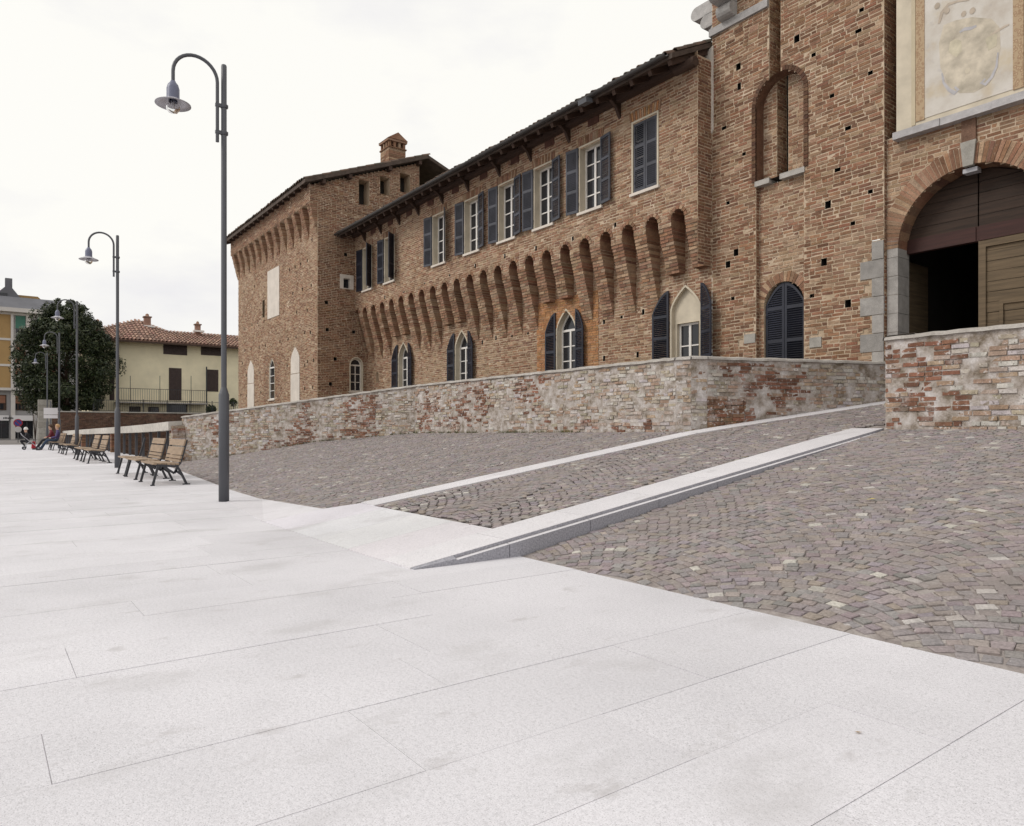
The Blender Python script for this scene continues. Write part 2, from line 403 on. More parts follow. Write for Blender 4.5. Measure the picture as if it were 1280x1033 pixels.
# far ground, moat level
mb = MB(); mb.poly([(-2500, -2500, -3.2), (2500, -2500, -3.2), (2500, 2500, -3.2), (-2500, 2500, -3.2)])
structure(mb.build('ground', M_earth))
# plaza bed
plaza = MB()
edge = [(-66, 5.72), (-27, 5.72), (-18.9, 10.45), (-8.6, 10.45), (-6.9, YF + 0.2), (-3.6, YF + 0.2), (-5.2 + 1.6, 10.9), (12, 10.9), (12, -40), (-66, -40)]
PB = [(-66, 5.6), (-27, 5.6)] + [(x, y + 0.05) for x, y in B_PTS] + [(XB1, 3.7), (XC, 3.95), (12, 3.95), (12, -40), (-66, -40)]
plaza.poly([(x, y, -0.004) for x, y in PB][::-1])
for (x0, y0), (x1, y1) in zip(edge, edge[1:] + edge[:1]): plaza.poly([(x0, y0, -3.2), (x1, y1, -3.2), (x1, y1, -0.014), (x0, y0, -0.014)])
plaza_o = structure(plaza.build('plaza', M_joint))
# street beyond the plaza
mb = MB(); mb.box(-180, -66, -120, 120, -3.2, 0.0)
structure(mb.build('street', M_asphalt))
mb = MB(); mb.box(-120, -66.0, 5.9, 70, -3.1, 0.01); structure(mb.build('garden_ground', M_earth))

# ---------------------------------------------------------------- granite slabs
def slab_mesh(k):
    rs = random.Random(k); g = 0.685 * rs.uniform(0.955, 1.03); c_ = (g * 0.99, g * 0.968, g * 1.015)
    e = 0.004
    vs = [(-.5, -.5, -1), (.5, -.5, -1), (.5, .5, -1), (-.5, .5, -1), (-.5, -.5, 0), (.5, -.5, 0), (.5, .5, 0), (-.5, .5, 0)]
    me = bpy.data.meshes.new('slab'); me.from_pydata(vs, [], [(4, 5, 6, 7), (0, 1, 5, 4), (1, 2, 6, 5), (2, 3, 7, 6), (3, 0, 4, 7)]); me.update()
    me.materials.append(M_granite); at = me.color_attributes.new('Col', 'FLOAT_COLOR', 'POINT'); at.data.foreach_set('color', [x for _ in vs for x in (*c_, 1.0)])
    return me, c_
SLABS = [slab_mesh(k) for k in range(14)]
def y_edge(x):
    if x < -27: return 5.6
    if x < -9.02: return interp(x, B_PTS)
    return RY0 if x < XC else 3.95
rs = random.Random(11); slabs = []
x = 3.4
while x > -66:
    W_ = rs.choice([.48, .56, .64]); x0, x1 = x - W_, x; xm = (x0 + x1) / 2
    y = -14 - rs.uniform(0, 1.6); ye = min(y_edge(x0), y_edge(x1)) if x1 < -9.02 and x1 > -28 else y_edge(xm)
    while y < ye:
        ln = rs.choice([1.5, 1.9, 2.3, 2.7, 3.1]); yn = min(y + ln, ye)
        if ye - yn < 0.45: yn = ye
        slabs.append((x0, x1, y, yn)); y = yn
    x -= W_
def slab_score(s):
    q = proj((s[0] + s[1]) / 2, (s[2] + s[3]) / 2, 0)
    if not q: return 0
    if not (-60 < q[0] < 1340 and q[1] < 1120): return 0
    return 1 / q[2]
order = sorted(range(len(slabs)), key=lambda i: -slab_score(slabs[i])); near = set(i for i in order[:300] if slab_score(slabs[i]) > 0)
mb = MB()
for i, (x0, x1, y0, y1) in enumerate(slabs):
    me, c_ = SLABS[rs.randrange(14)]; g = 0.0014; dz = rs.uniform(-0.0012, 0.0012)
    # the last slab of a row is trimmed to the slanting edge of the cobbles
    if y1 >= min(y_edge(x0), y_edge(x1)) - 1e-6 and -27 < x1 < -9.1:
        ya, yb = y_edge(x0), y_edge(x1)
        P = [(x0 + g, y0 + g), (x1 - g, y0 + g), (x1 - g, yb), (x0 + g, ya)]
        mb.mesh([(a, b_, -0.05) for a, b_ in P] + [(a, b_, dz) for a, b_ in P], [(4, 5, 6, 7), (0, 1, 5, 4), (1, 2, 6, 5), (2, 3, 7, 6), (3, 0, 4, 7)], 0, c_)
    elif i in near:
        o = bpy.data.objects.new('slab', me); COL.objects.link(o); o.parent = plaza_o
        o.location = ((x0 + x1) / 2, (y0 + y1) / 2, dz); o.scale = (x1 - x0 - 2 * g, y1 - y0 - 2 * g, 0.05)
    else:
        mb.mesh([(a, b_, zz) for zz in (-0.05, dz) for a, b_ in ((x0 + g, y0 + g), (x1 - g, y0 + g), (x1 - g, y1 - g), (x0 + g, y1 - g))],
                [(4, 5, 6, 7), (0, 1, 5, 4), (1, 2, 6, 5), (2, 3, 7, 6), (3, 0, 4, 7)], 0, c_)
mb.build('slabs', M_granite, plaza_o, 'stuff')

# ---------------------------------------------------------------- ramp: bed, bands, kerb
def strip(mb, xa0, xa1, y0, y1, zf, dz, thick=0.12, mat=0, col=(0.6, 0.585, 0.59), n=8, gap=0.004, xb=None):
    """a strip of stone blocks laid on a slope between y0 and y1"""
    xb = xb or (lambda k: (xa0, xa1))
    for i in range(n):
        k0, k1 = i / n, (i + 1) / n; ya, yb = y0 + (y1 - y0) * k0, y0 + (y1 - y0) * k1 - gap
        (l0, r0), (l1, r1) = xb(k0), xb(k1); s = random.uniform(0.96, 1.04); c_ = tuple(x_ * s for x_ in col)
        za, zb = zf(0, ya) + dz, zf(0, yb) + dz
        mb.mesh([(l0, ya, za - thick), (r0, ya, za - thick), (r1, yb, zb - thick), (l1, yb, zb - thick), (l0, ya, za), (r0, ya, za), (r1, yb, zb), (l1, yb, zb)], BOXF, mat, c_)
ramp_b = MB()
XL0, XG0, XG1 = -8.62, -7.05, -3.9           # ramp foot left, gate sill left/right
prof = [RY0, 3.9, 10.45, YF + 0.3]
def ramp_l(y): return XB1 + 0.02 if y < 10.45 else XB1 + 0.25 + (XG0 - XB1 - 0.1) * (y - 10.45) / 4.1
def ramp_r(y): return XC - 0.05 if y < 10.8 else XC + (XG1 - XC) * (y - 10.8) / 3.7
for y0, y1 in zip(prof, prof[1:]):
    ramp_b.poly([(ramp_l(y0), y0, z_ramp(0, y0) - 0.02), (ramp_r(y0), y0, z_ramp(0, y0) - 0.02), (ramp_r(y1), y1, z_ramp(0, y1) - 0.02), (ramp_l(y1), y1, z_ramp(0, y1) - 0.02)])
ramp_o = structure(ramp_b.build('ramp', M_bed))
# granite apron at the foot of the ramp
ap = [(-9.02, RY0), (XC, RY0), (XC, 3.95), (-9.02, 3.62)]
rows = [(-9.02, -8.1), (-8.1, -7.3), (-7.3, -6.5), (-6.5, XC - .541)]
YCOB = lambda x_: 4.05 if x_ > -9.0 else 3.62
for (a, b_) in rows:
    mb = MB(); g = 0.002
    P = [(a + g, RY0 + 0.004), (b_ - g, RY0 + 0.004), (b_ - g, 4.05)] + ([(a + g, 4.05)] if a > -9 else [(XB1 - .215, 4.05), (a + g, 3.62)])
    n_ = len(P)
    mb.mesh([(x_, y_, -0.03) for x_, y_ in P] + [(x_, y_, z_ramp(0, y_) + 0.0015) for x_, y_ in P], [tuple(range(n_, 2 * n_))] + [(i, (i + 1) % n_, n_ + (i + 1) % n_, n_ + i) for i in range(n_)], 0, tuple(c_ * random.uniform(1.0, 1.05) for c_ in (0.675, 0.655, 0.685)))
    mb.build('apron_slab', M_granite, ramp_o)
mb = MB(); P = [(-12.0, RY0 + .35, 0.0035), (-9.021, RY0 + .004, 0.0035), (-9.021, 3.625, 0.1135), (-10.5, interp(-10.5, B_PTS) + .01, .059), (-12.0, interp(-12, B_PTS) + .01, 0.0035)]
n_ = 5; mb.mesh([(x_, y_, -.03) for x_, y_, z_ in P] + P, [tuple(range(5, 10))] + [(i, (i + 1) % 5, 5 + (i + 1) % 5, 5 + i) for i in range(5)], 0, (.675, .655, .685)); mb.build('apron_slab', M_granite, ramp_o)
# left band, bending along the wall towards the gate
def blocks(name, parent, path, wl, wr, zf, dz, thick, mat, col, ln=1.1):
    """slabs along a ground path (list of (x,y) with left/right half width)"""
    for (p, q) in zip(path, path[1:]):
        d = Vector((q[0] - p[0], q[1] - p[1])); n = max(1, round(d.length / ln)); t_ = d.normalized(); nr = Vector((t_.y, -t_.x))
        for i in range(n):
            a = Vector(p) + d * (i / n) + t_ * (0.002 if i else 0); e = Vector(p) + d * ((i + 1) / n) - t_ * 0.002
            mb = MB(); s = random.uniform(0.97, 1.04)
            P = [a - nr * wl, a + nr * wr, e + nr * wr, e - nr * wl]
            mb.mesh([(v.x, v.y, zf(v.x, v.y) + dz - thick) for v in P] + [(v.x, v.y, zf(v.x, v.y) + dz) for v in P], BOXF, 0, tuple(c_ * s for c_ in col))
            mb.build(name, mat, parent)
blocks('band_slab', ramp_o, [(XB1, 4.055), (XB1 + 0.18, 10.2), (XB1 + 0.42, 11.0), (-6.86, YF - 0.1)], 0.21, 0.21, z_ramp, 0.012, 0.12, M_granite, (0.69, 0.67, 0.695))
# kerb on the right: wide pale top, small step, grey face
kerb = structure(MB().build('kerb', M_granite))
KY0, KY1 = RY0, 10.72
n = 8
for i in range(n):
    ya, yb = KY0 + (KY1 - KY0) * i / n + 0.004, KY0 + (KY1 - KY0) * (i + 1) / n - 0.004
    s = random.uniform(0.98, 1.04); c_ = (0.69 * s, 0.67 * s, 0.695 * s)
    mb = MB(); xl = XC - 0.54
    za, zb = z_ramp(0, ya) + 0.012, z_ramp(0, yb) + 0.012
    mb.mesh([(xl, ya, za - .2), (XC - 0.055, ya, za - .2), (XC - 0.055, yb, zb - .2), (xl, yb, zb - .2), (xl, ya, za), (XC - 0.055, ya, za), (XC - 0.055, yb, zb), (xl, yb, zb)], BOXF, 0, c_)
    mb.build('kerb_top', M_granite, kerb)
    if i == 0: ya = KY0 + 0.42
    za, zb = z_ramp(0, ya) + 0.012, z_ramp(0, yb) + 0.012
    mb = MB()
    st = 0.032
    x0, x1 = XC - 0.055 + 0.001, XC
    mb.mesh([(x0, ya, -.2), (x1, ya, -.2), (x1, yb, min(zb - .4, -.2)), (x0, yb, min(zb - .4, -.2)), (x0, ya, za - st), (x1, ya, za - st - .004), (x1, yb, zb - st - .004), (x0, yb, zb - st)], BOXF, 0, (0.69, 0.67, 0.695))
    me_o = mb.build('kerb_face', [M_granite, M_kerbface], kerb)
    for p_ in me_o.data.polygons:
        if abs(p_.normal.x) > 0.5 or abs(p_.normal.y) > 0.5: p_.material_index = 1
# blunt nose of the kerb
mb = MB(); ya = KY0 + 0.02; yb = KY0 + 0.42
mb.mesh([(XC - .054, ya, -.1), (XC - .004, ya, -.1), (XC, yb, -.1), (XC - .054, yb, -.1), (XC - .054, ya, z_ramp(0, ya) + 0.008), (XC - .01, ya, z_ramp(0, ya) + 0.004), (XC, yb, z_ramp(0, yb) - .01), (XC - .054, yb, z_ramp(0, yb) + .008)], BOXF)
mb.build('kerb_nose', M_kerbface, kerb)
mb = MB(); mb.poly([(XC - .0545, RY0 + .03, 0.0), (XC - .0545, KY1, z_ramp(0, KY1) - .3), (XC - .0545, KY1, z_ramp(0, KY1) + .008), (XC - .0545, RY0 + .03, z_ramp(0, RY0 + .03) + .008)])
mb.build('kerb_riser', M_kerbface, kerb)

# ---------------------------------------------------------------- cobbles in arcs
def in_poly(x_, y_, P):
    c_ = False; j = len(P) - 1
    for i in range(len(P)):
        if (P[i][1] > y_) != (P[j][1] > y_) and x_ < (P[j][0] - P[i][0]) * (y_ - P[i][1]) / (P[j][1] - P[i][1]) + P[i][0]: c_ = not c_
        j = i
    return c_
def cob_mesh(k):
    rs = random.Random(k * 3 + 1); white = k >= 24; c_ = PAL_COBW[k - 24] if white else PAL_COB[k]
    j = lambda a: rs.uniform(-a, a)
    top = [(-.5 + j(.12), -.5 + j(.14), j(.25)), (.5 + j(.12), -.5 + j(.14), j(.25)), (.5 + j(.12), .5 + j(.14), j(.25)), (-.5 + j(.12), .5 + j(.14), j(.25))]
    ins = [(x_ * .88, y_ * .84, z_ + 0.45) for x_, y_, z_ in top]
    low = [(x_ * 1.0, y_ * 1.0, -1.4) for x_, y_, z_ in top]
    vs = low + top + ins
    fs = [(8, 9, 10, 11)] + [(4 + a, 4 + (a + 1) % 4, 8 + (a + 1) % 4, 8 + a) for a in range(4)] + [(a, (a + 1) % 4, 4 + (a + 1) % 4, 4 + a) for a in range(4)]
    me = bpy.data.meshes.new('cobble'); me.from_pydata(vs, [], fs); me.update(); me.materials.append(M_cobble)
    me.polygons.foreach_set('use_smooth', [False] * len(fs))
    at = me.color_attributes.new('Col', 'FLOAT_COLOR', 'POINT'); at.data.foreach_set('color', [x_ for _ in vs for x_ in (*c_, 1.0)])
    return me, vs, fs, c_
COBS = [cob_mesh(k) for k in range(30)]
def cobbles(parent, P, zf, rot=0.0, Wd=1.3, pitch=0.086, ln=0.100, seed=1, dz=0.004, n_ind=300, white=0.03):
    rs = random.Random(seed); cx = sum(p[0] for p in P) / len(P); cy = sum(p[1] for p in P) / len(P)
    ca, sa = math.cos(rot), math.sin(rot); rad = max(math.hypot(p[0] - cx, p[1] - cy) for p in P) + 1
    Rr = Wd * 0.70; items = []
    ncol = int(rad / Wd) + 1; nrow = int((rad + 1) / pitch)
    th_max = math.asin(0.5 * Wd / Rr); nst = int(2 * th_max * Rr / ln)
    for cI in range(-ncol, ncol + 1):
        for r_ in range(-nrow, nrow + 1):
            off = rs.uniform(-.5, .5)
            for k in range(nst):
                th = -th_max + (k + 0.5 + (0.5 if r_ % 2 else 0) + off * .3) / nst * 2 * th_max
                if th > th_max: continue
                a = Rr * math.sin(th) + cI * Wd; b_ = Rr * math.cos(th) + r_ * pitch
                # wobble so that the arcs are not mechanical
                wv = noise.noise_vector(Vector((a * .55, b_ * .55, seed))) * 0.10
                a += wv.x; b_ += wv.y
                x_ = cx + a * ca - b_ * sa; y_ = cy + a * sa + b_ * ca
                if not in_poly(x_, y_, P): continue
                hl = ln * rs.uniform(.74, 1.02); hw = pitch * math.cos(th) * rs.uniform(.82, .98)
                w_ = noise.noise(Vector((x_ * .9, y_ * .9, 3.3 + seed)))
                ci = rs.randrange(24) if rs.random() > white * (1 + 1.5 * w_) else 24 + rs.randrange(6)
                items.append((x_, y_, rot - th + rs.uniform(-.12, .12), hl, hw, ci, rs.uniform(-.005, .004)))
    sc = []
    for i, it in enumerate(items):
        q = proj(it[0], it[1], zf(it[0], it[1]))
        if q and 0 < q[0] < 1280 and q[1] < 1033: sc.append((1 / q[2] ** 2, i))
    sc.sort(reverse=True); ind = set(i for _, i in sc[:n_ind]); mb = MB()
    for i, (x_, y_, an, hl, hw, ci, dd) in enumerate(items):
        e = 0.02; gx = (zf(x_ + e, y_) - zf(x_ - e, y_)) / (2 * e); gy = (zf(x_, y_ + e) - zf(x_, y_ - e)) / (2 * e)
        nrm = Vector((-gx, -gy, 1)).normalized(); tx = Vector((math.cos(an), math.sin(an), 0)); tx = (tx - nrm * tx.dot(nrm)).normalized(); ty = nrm.cross(tx)
        O = Vector((x_, y_, zf(x_, y_) + dz + dd)); me, vs, fs, c_ = COBS[ci]; hh = 0.009
        if i in ind:
            o = bpy.data.objects.new('cobble', me); COL.objects.link(o); o.parent = parent
            M_ = Matrix((tx * hl, ty * hw, nrm * hh)).transposed().to_4x4(); M_.translation = O; o.matrix_basis = M_
        else:
            mb.mesh([tuple(O + tx * (v[0] * hl) + ty * (v[1] * hw) + nrm * (v[2] * hh)) for v in vs], fs, 0, c_)
    mb.build('cobbles', M_cobble, parent, 'stuff')

# right-hand cobbled slope
PR = [(XC + 0.01, YR0), (6.0, YR0), (6.0, YR1 + .1), (XC + 0.01, YR1 + .1)]
mb = MB(); mb.poly([(x_, y_, z_right(x_, y_) - 0.004) for x_, y_ in PR])
cs = structure(mb.build('cobbled_slope', M_bed))
cobbles(cs, [(XC + .04, YR0 + .035), (4.5, YR0 + .035), (4.5, YR1), (XC + .04, YR1)], z_right, rot=0.15, seed=2, Wd=1.4, pitch=0.086, ln=0.102, white=0.035)
# ramp cobbles
PRm = [(XB1 + .24, 4.09), (XC - .57, 4.09), (XC - .57, 10.7), (-4.0, YF + .2), (-6.62, YF + .2), (XB1 + .66, 11.0), (XB1 + .42, 10.2)]
cobbles(ramp_o, PRm, z_ramp, rot=0.4, seed=3, Wd=1.3, white=0.03)
# left cobbled slope
mb = MB(); xs = [-27.0 + 0.65 * i for i in range(29)]
xs = [x_ for x_ in xs if x_ < -9.05] + [-9.02, XB1 - .2]
for x0, x1 in zip(xs, xs[1:]):
    for k in range(6):
        q = []
        for x_, kk in ((x0, k), (x1, k), (x1, k + 1), (x0, k + 1)):
            yb, yw = interp(x_, B_PTS) + 0.0, interp(x_, W_PTS) + .12; y_ = yb + (yw - yb) * kk / 6; q.append((x_, y_, z_left(x_, y_) - 0.004))
        mb.poly(q)
cl = structure(mb.build('cobbled_bank', M_bed))
PL = [(x_, y_ + .05) for x_, y_ in B_PTS[:-1]] + [(-9.02, 3.68), (XB1 - .24, 4.2), (XB1 - .06, 10.40), (-18.9, 10.42), (-26.9, 5.75)]
cobbles(cl, PL, z_left, rot=-0.2, seed=4, Wd=1.35, pitch=0.090, ln=0.106, white=0.025)

# ================================================================ WINDOW / SHUTTER BUILDERS
def ring_band(mb, F, o1, o2, d1, d2, mat=0, closed_bottom=True):
    n_ = len(o1)
    for i in range(n_):
        j = (i + 1) % n_
        if i == 0 and not closed_bottom: continue
        mb.poly([F.p(*o1[i], d1), F.p(*o1[j], d1), F.p(*o2[j], d2), F.p(*o2[i], d2)], mat)
def window(F, root, a, b, z0, zs, kind='rect', h=None, depth=0.22, cols=2, rows=4, reveal=None, trim=0.05, frame=None, fw=0.055, sill=True, mull=0.07, sillmat=None):
    reveal = reveal or M_plaster; frame = frame or M_whitepaint
    o0 = outline(a, b, z0, zs, kind, h); hh = h or (b - a) / 2
    o_out = outline(a - trim, b + trim, z0 - trim * .2, zs + (trim if kind == 'rect' else 0), kind, hh + trim)
    i1 = outline(a + fw, b - fw, z0 + fw, zs - (fw if kind == 'rect' else 0), kind, (hh - fw * 1.3))
    d = -depth
    fr = MB()
    ring_band(fr, F, i1, o0, d + .05, d + .05); ring_band(fr, F, o0, o0, d, d + .05); ring_band(fr, F, i1, i1, d + .05, d)
    if cols == 2: fr.obox(F, (a + b) / 2 - mull / 2, (a + b) / 2 + mull / 2, z0 + fw * .5, zs - .001, d, d + .055)
    zr = zs - (fw if kind == 'rect' else 0.03)
    if kind != 'rect': fr.obox(F, a + .01, b - .01, zs - .03, zs + .04, d + .001, d + .053)
    hgt = (zr - z0 - fw)
    for r_ in range(1, rows): zz = z0 + fw + hgt * r_ / rows; fr.obox(F, a + .02, b - .02, zz - .016, zz + .016, d + .002, d + .044)
    wo_ = fr.build('window', frame, root)
    s = MB()
    if trim: ring_band(s, F, o0, o_out, 0.024, 0.024)
    n_ = len(o0)
    for i in range(n_):
        j = (i + 1) % n_
        if trim: s.poly([F.p(*o_out[i], -.01), F.p(*o_out[j], -.01), F.p(*o_out[j], .024), F.p(*o_out[i], .024)])
        s.poly([F.p(*o0[i], .024), F.p(*o0[j], .024), F.p(*o0[j], d), F.p(*o0[i], d)])
    s.build('surround', reveal, wo_)
    if sill:
        s = MB(); s.obox(F, a - .09, b + .09, z0 - .07, z0 + .004, d + .06, .07); s.build('sill', sillmat or M_plaster_w, wo_)
    rs = random.Random(int(abs(a) * 100))
    xs_ = [(a + fw, (a + b) / 2 - mull / 2), ((a + b) / 2 + mull / 2, b - fw)] if cols == 2 else [(a + fw, b - fw)]
    for (p, q) in xs_:
        for r_ in range(rows):
            za, zb = z0 + fw + hgt * r_ / rows, z0 + fw + hgt * (r_ + 1) / rows; g = MB(); t1, t2 = rs.uniform(-.004, .004), rs.uniform(-.004, .004)
            g.poly([F.p(p, za, d + .02 + t1), F.p(q, za, d + .02 + t2), F.p(q, zb, d + .02 - t1), F.p(p, zb, d + .02 - t2)]); g.build('pane', M_glass, wo_)
    if kind != 'rect':
        g = MB(); g.poly([F.p(u_, z_, d + .02) for u_, z_ in i1[2:]]); g.build('pane', M_glass, wo_)
    # dark sheet standing in for the unlit room behind
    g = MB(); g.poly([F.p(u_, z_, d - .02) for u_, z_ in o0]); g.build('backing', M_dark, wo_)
    return wo_
def shutter(F, root, hinge_u, z0, z1, wd, side, angle, mat, panels=3, arch=0.0, d0=0.035, th=0.035, slat=0.05):
    """louvred leaf hinged at hinge_u; side=-1 opens to the left, +1 to the right; angle 0 = closed over the opening, 180 = flat on the wall"""
    mb = MB(); a = R(angle)
    # leaf axis direction in (u,d): closed leaf points away from hinge towards the opening
    du, dd = -side * math.cos(a), math.sin(a)
    H = Fr.__new__(Fr); o = F.p(hinge_u, 0, d0)
    H.O = (o[0], o[1], o[2]); U = (F.U[0] * du + F.N[0] * dd, F.U[1] * du + F.N[1] * dd); H.U = U; H.N = (U[1], -U[0]); H.ang = 0
    H = type('L', (), {'p': lambda s, u, z, d=0.0: (o[0] + U[0] * u + H_n[0] * d, o[1] + U[1] * u + H_n[1] * d, o[2] + z)})()
    H_n = (U[1], -U[0]); st = 0.055
    ztop = lambda u_: z1 - (arch * ((u_ / wd) ** 1.9) if arch else 0)     # outer edge is lower on an arched leaf (hinge side high when arch<0)
    if arch < 0: ztop = lambda u_: z1 + arch * ((1 - u_ / wd) ** 1.9)
    def seg(u0, u1, za, zb, t0=-th / 2, t1=th / 2, skew=0):
        vs = [H.p(u0, za, t1), H.p(u1, za, t1), H.p(u1, za, t0), H.p(u0, za, t0), H.p(u0, zb[0], t1 + skew), H.p(u1, zb[1], t1 + skew), H.p(u1, zb[1], t0 + skew), H.p(u0, zb[0], t0 + skew)]
        mb.mesh(vs, BOXF)
    seg(0, st, z0, (ztop(0), ztop(st))); seg(wd - st, wd, z0, (ztop(wd - st), ztop(wd)))
    nseg = 6 if arch else 1
    for i in range(nseg):
        ua, ub = st + (wd - 2 * st) * i / nseg, st + (wd - 2 * st) * (i + 1) / nseg
        vs = [H.p(ua, ztop(ua) - .075, th / 2), H.p(ub, ztop(ub) - .075, th / 2), H.p(ub, ztop(ub) - .075, -th / 2), H.p(ua, ztop(ua) - .075, -th / 2),
              H.p(ua, ztop(ua), th / 2), H.p(ub, ztop(ub), th / 2), H.p(ub, ztop(ub), -th / 2), H.p(ua, ztop(ua), -th / 2)]
        mb.mesh(vs, BOXF)
    zlow = min(ztop(0), ztop(wd)) if arch else z1
    for r_ in range(panels + 1):
        zz = z0 + (zlow - z0 - .08) * r_ / panels
        if r_ == panels and arch: zz = zlow - .12
        if r_ == panels and not arch: continue
        seg(st, wd - st, zz, (zz + .08, zz + .08), -th / 2 + .001, th / 2 - .001)
    z = z0 + .09
    while z < max(ztop(st), ztop(wd - st)) - .08:
        top = [u_ / 20 * wd for u_ in range(21) if st <= u_ / 20 * wd <= wd - st and ztop(u_ / 20 * wd) - .07 > z + .02]
        if top:
            ua, ub = (st if min(top) < st + .06 else min(top)), (wd - st if max(top) > wd - st - .06 else max(top))
            vs = [H.p(ua, z, th * .42), H.p(ub, z, th * .42), H.p(ub, z + .008, th * .42), H.p(ua, z + .008, th * .42), H.p(ua, z + .034, -th * .42), H.p(ub, z + .034, -th * .42), H.p(ub, z + .042, -th * .42), H.p(ua, z + .042, -th * .42)]
            mb.mesh(vs, [(0, 1, 2, 3), (7, 6, 5, 4), (3, 2, 6, 7), (1, 0, 4, 5)])
        z += slat
    for zz in (z0 + .25, z1 - abs(arch) - .25):    # hinges
        mb.bar(H.p(-.02, zz, 0), H.p(.05, zz, th * .6), .02, .05)
    return mb.build('shutter', mat, root)

def holes(F, cuts, spots, sz=(0.13, 0.13)):
    for (u_, z_) in spots: cuts.append(Cut(u_ - sz[0] / 2, u_ + sz[0] / 2, z_, z_ + sz[1]))
def hole_boxes(F, root, spots, sz=(0.13, 0.13)):
    for (u_, z_) in spots:
        mb = MB(); a, b = u_ - sz[0] / 2 - .01, u_ + sz[0] / 2 + .01; z0 = z_ - .07; z1 = z_ + sz[1] + .07; d = -.3; e = -.012
        mb.poly([F.p(a, z0, d), F.p(b, z0, d), F.p(b, z1, d), F.p(a, z1, d)], 1)
        mb.poly([F.p(a, z0, e), F.p(b, z0, e), F.p(b, z0, d), F.p(a, z0, d)]); mb.poly([F.p(a, z1, e), F.p(a, z1, d), F.p(b, z1, d), F.p(b, z1, e)])
        mb.poly([F.p(a, z0, e), F.p(a, z0, d), F.p(a, z1, d), F.p(a, z1, e)]); mb.poly([F.p(b, z0, e), F.p(b, z1, e), F.p(b, z1, d), F.p(b, z0, d)])
        mb.build('putlog_hole', [M_dark, M_dark], root)
def corbel(F, root, uc, wd, zb, zt, depth, ztrunc=None, pal_=PAL_TAN, rs=random):
    mb = MB(); co = 0.085; z = ztrunc or zb; i = 0
    dep = lambda zz: max(0.01, depth * (zz - zb) / (zt - zb))
    a, b = uc - wd / 2, uc + wd / 2; z_0 = z
    while z < zt - .001:
        z2 = min(z + co, zt); d = dep(z + co * .6); sp = a + wd * (0.62 if i % 2 else 0.38)
        for (p, q) in ((a, sp), (sp, b)):
            jx = rs.uniform(-.006, .006); c_ = pal_[rs.randrange(len(pal_))]
            mb.obox(F, p + .006 + (jx if p == a else 0), q - .006 + (jx if q == b else 0), z + .006, z2 - .006, -.02, d + rs.uniform(-.008, .012), 0, c_)
        z = z2; i += 1
    e = .012
    vs = [F.p(a + e, z_0 + .012, -.01), F.p(b - e, z_0 + .012, -.01), F.p(b - e, z_0 + .012, dep(z_0) - e), F.p(a + e, z_0 + .012, dep(z_0) - e),
          F.p(a + e, zt, -.01), F.p(b - e, zt, -.01), F.p(b - e, zt, depth - e), F.p(a + e, zt, depth - e)]
    mb.mesh(vs, [(0, 1, 2, 3), (7, 6, 5, 4), (3, 2, 6, 7), (0, 3, 7, 4), (1, 5, 6, 2)], 1)
    return mb.build('corbel', [M_brick, M_mortar], root)

# ================================================================ LONG CASTLE WING
XE, XW = -11.28, -30.9                        # right and left ends of the wing
wing = thing('castle_wing', 'long brick castle wing with shuttered upper windows over a row of brick corbels', 'building', ((XE + XW) / 2, 18, -3.2))
FL = Fr((0, YF, 0), (1, 0)); FU = Fr((0, YO, 0), (1, 0))
rs = random.Random(3)
def tanpick(u_, z_, r_):
    n_ = noise.noise(Vector((u_ * .35, z_ * .5, 7.1)))
    base = r_.randrange(24)
    if n_ > .25 and r_.random() < .5: base = r_.choice([2, 4, 8, 10, 14, 16, 20, 22])
    return base
# upper windows
UW = [459.5, 487, 549, 590, 633.5, 679.5, 738, 806.5]
UWX = [FAC(u_, 300, YO)[0] for u_ in UW]; WZ0, WZ1 = 7.38, 9.24; WH = 0.42
cutsU = [Cut(x_ - WH, x_ + WH, WZ0, WZ1) for x_ in UWX]
ARCH_X = [-11.89 - .855 * i for i in range(23)]; CZB, CZT, AZ = 4.3, 6.25, 6.62
for x_ in ARCH_X: cutsU.append(Cut(x_ - .215, x_ + .215, 0, AZ - .215, 'round', .215))
putU = [(FAC(u_, v_, YO)) for u_, v_ in ((769, 283), (716, 299), (670, 311), (631, 322), (594, 333), (562, 345), (531, 355), (505, 366), (481, 373))]
putU = [(x_, z_ - .05) for x_, z_ in putU]
holes(FU, cutsU, putU, (.09, .13)); hole_boxes(FU, wing, putU, (.09, .13))
back = MB()
recs = lay(FU, XW, XE, CZT, 10.30, cutsU, back, pick=tanpick, rs=rs)
# right-hand end of the overhang, facing the gate
FUE = Fr((XE, YO, 0), (0, 1))
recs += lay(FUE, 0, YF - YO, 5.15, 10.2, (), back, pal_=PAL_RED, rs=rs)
back.build('mortar', M_mortar, wing)
emit_bricks(recs, wing, M_brick, 300, lambda u_, v_, p: True)
# lower wall
lowW = [504.5, 577.5, 708]
LWX = [FAC(u_, 400, YF)[0] for u_ in lowW]
n0, n1 = FAC(840, 400, YF)[0], FAC(875, 400, YF)[0]
cutsL = []
for x_ in LWX: cutsL.append(Cut(x_ - .42, x_ + .42, 2.3, 4.2, 'pointed', .60))
cutsL.append(Cut(n0, n1, 2.2, 4.2, 'pointed', .58))
putL = [FAC(u_, v_, YF) for u_, v_ in ((603, 428), (620, 424), (660, 418), (755, 403), (777, 397), (804, 392), (640, 421), (893, 400), (893, 377), (755, 448), (797, 444))]
putL = [(x_, z_ - .05) for x_, z_ in putL]
holes(FL, cutsL, putL, (.09, .13)); hole_boxes(FL, wing, putL, (.09, .13))
ox, oz = FAC(472, 472, YF); cutsL.append(Cut(ox - .13, ox + .13, oz - .25, oz, 'round', .26))
op0, op1 = FAC(672, 420, YF)[0], FAC(748, 420, YF)[0]
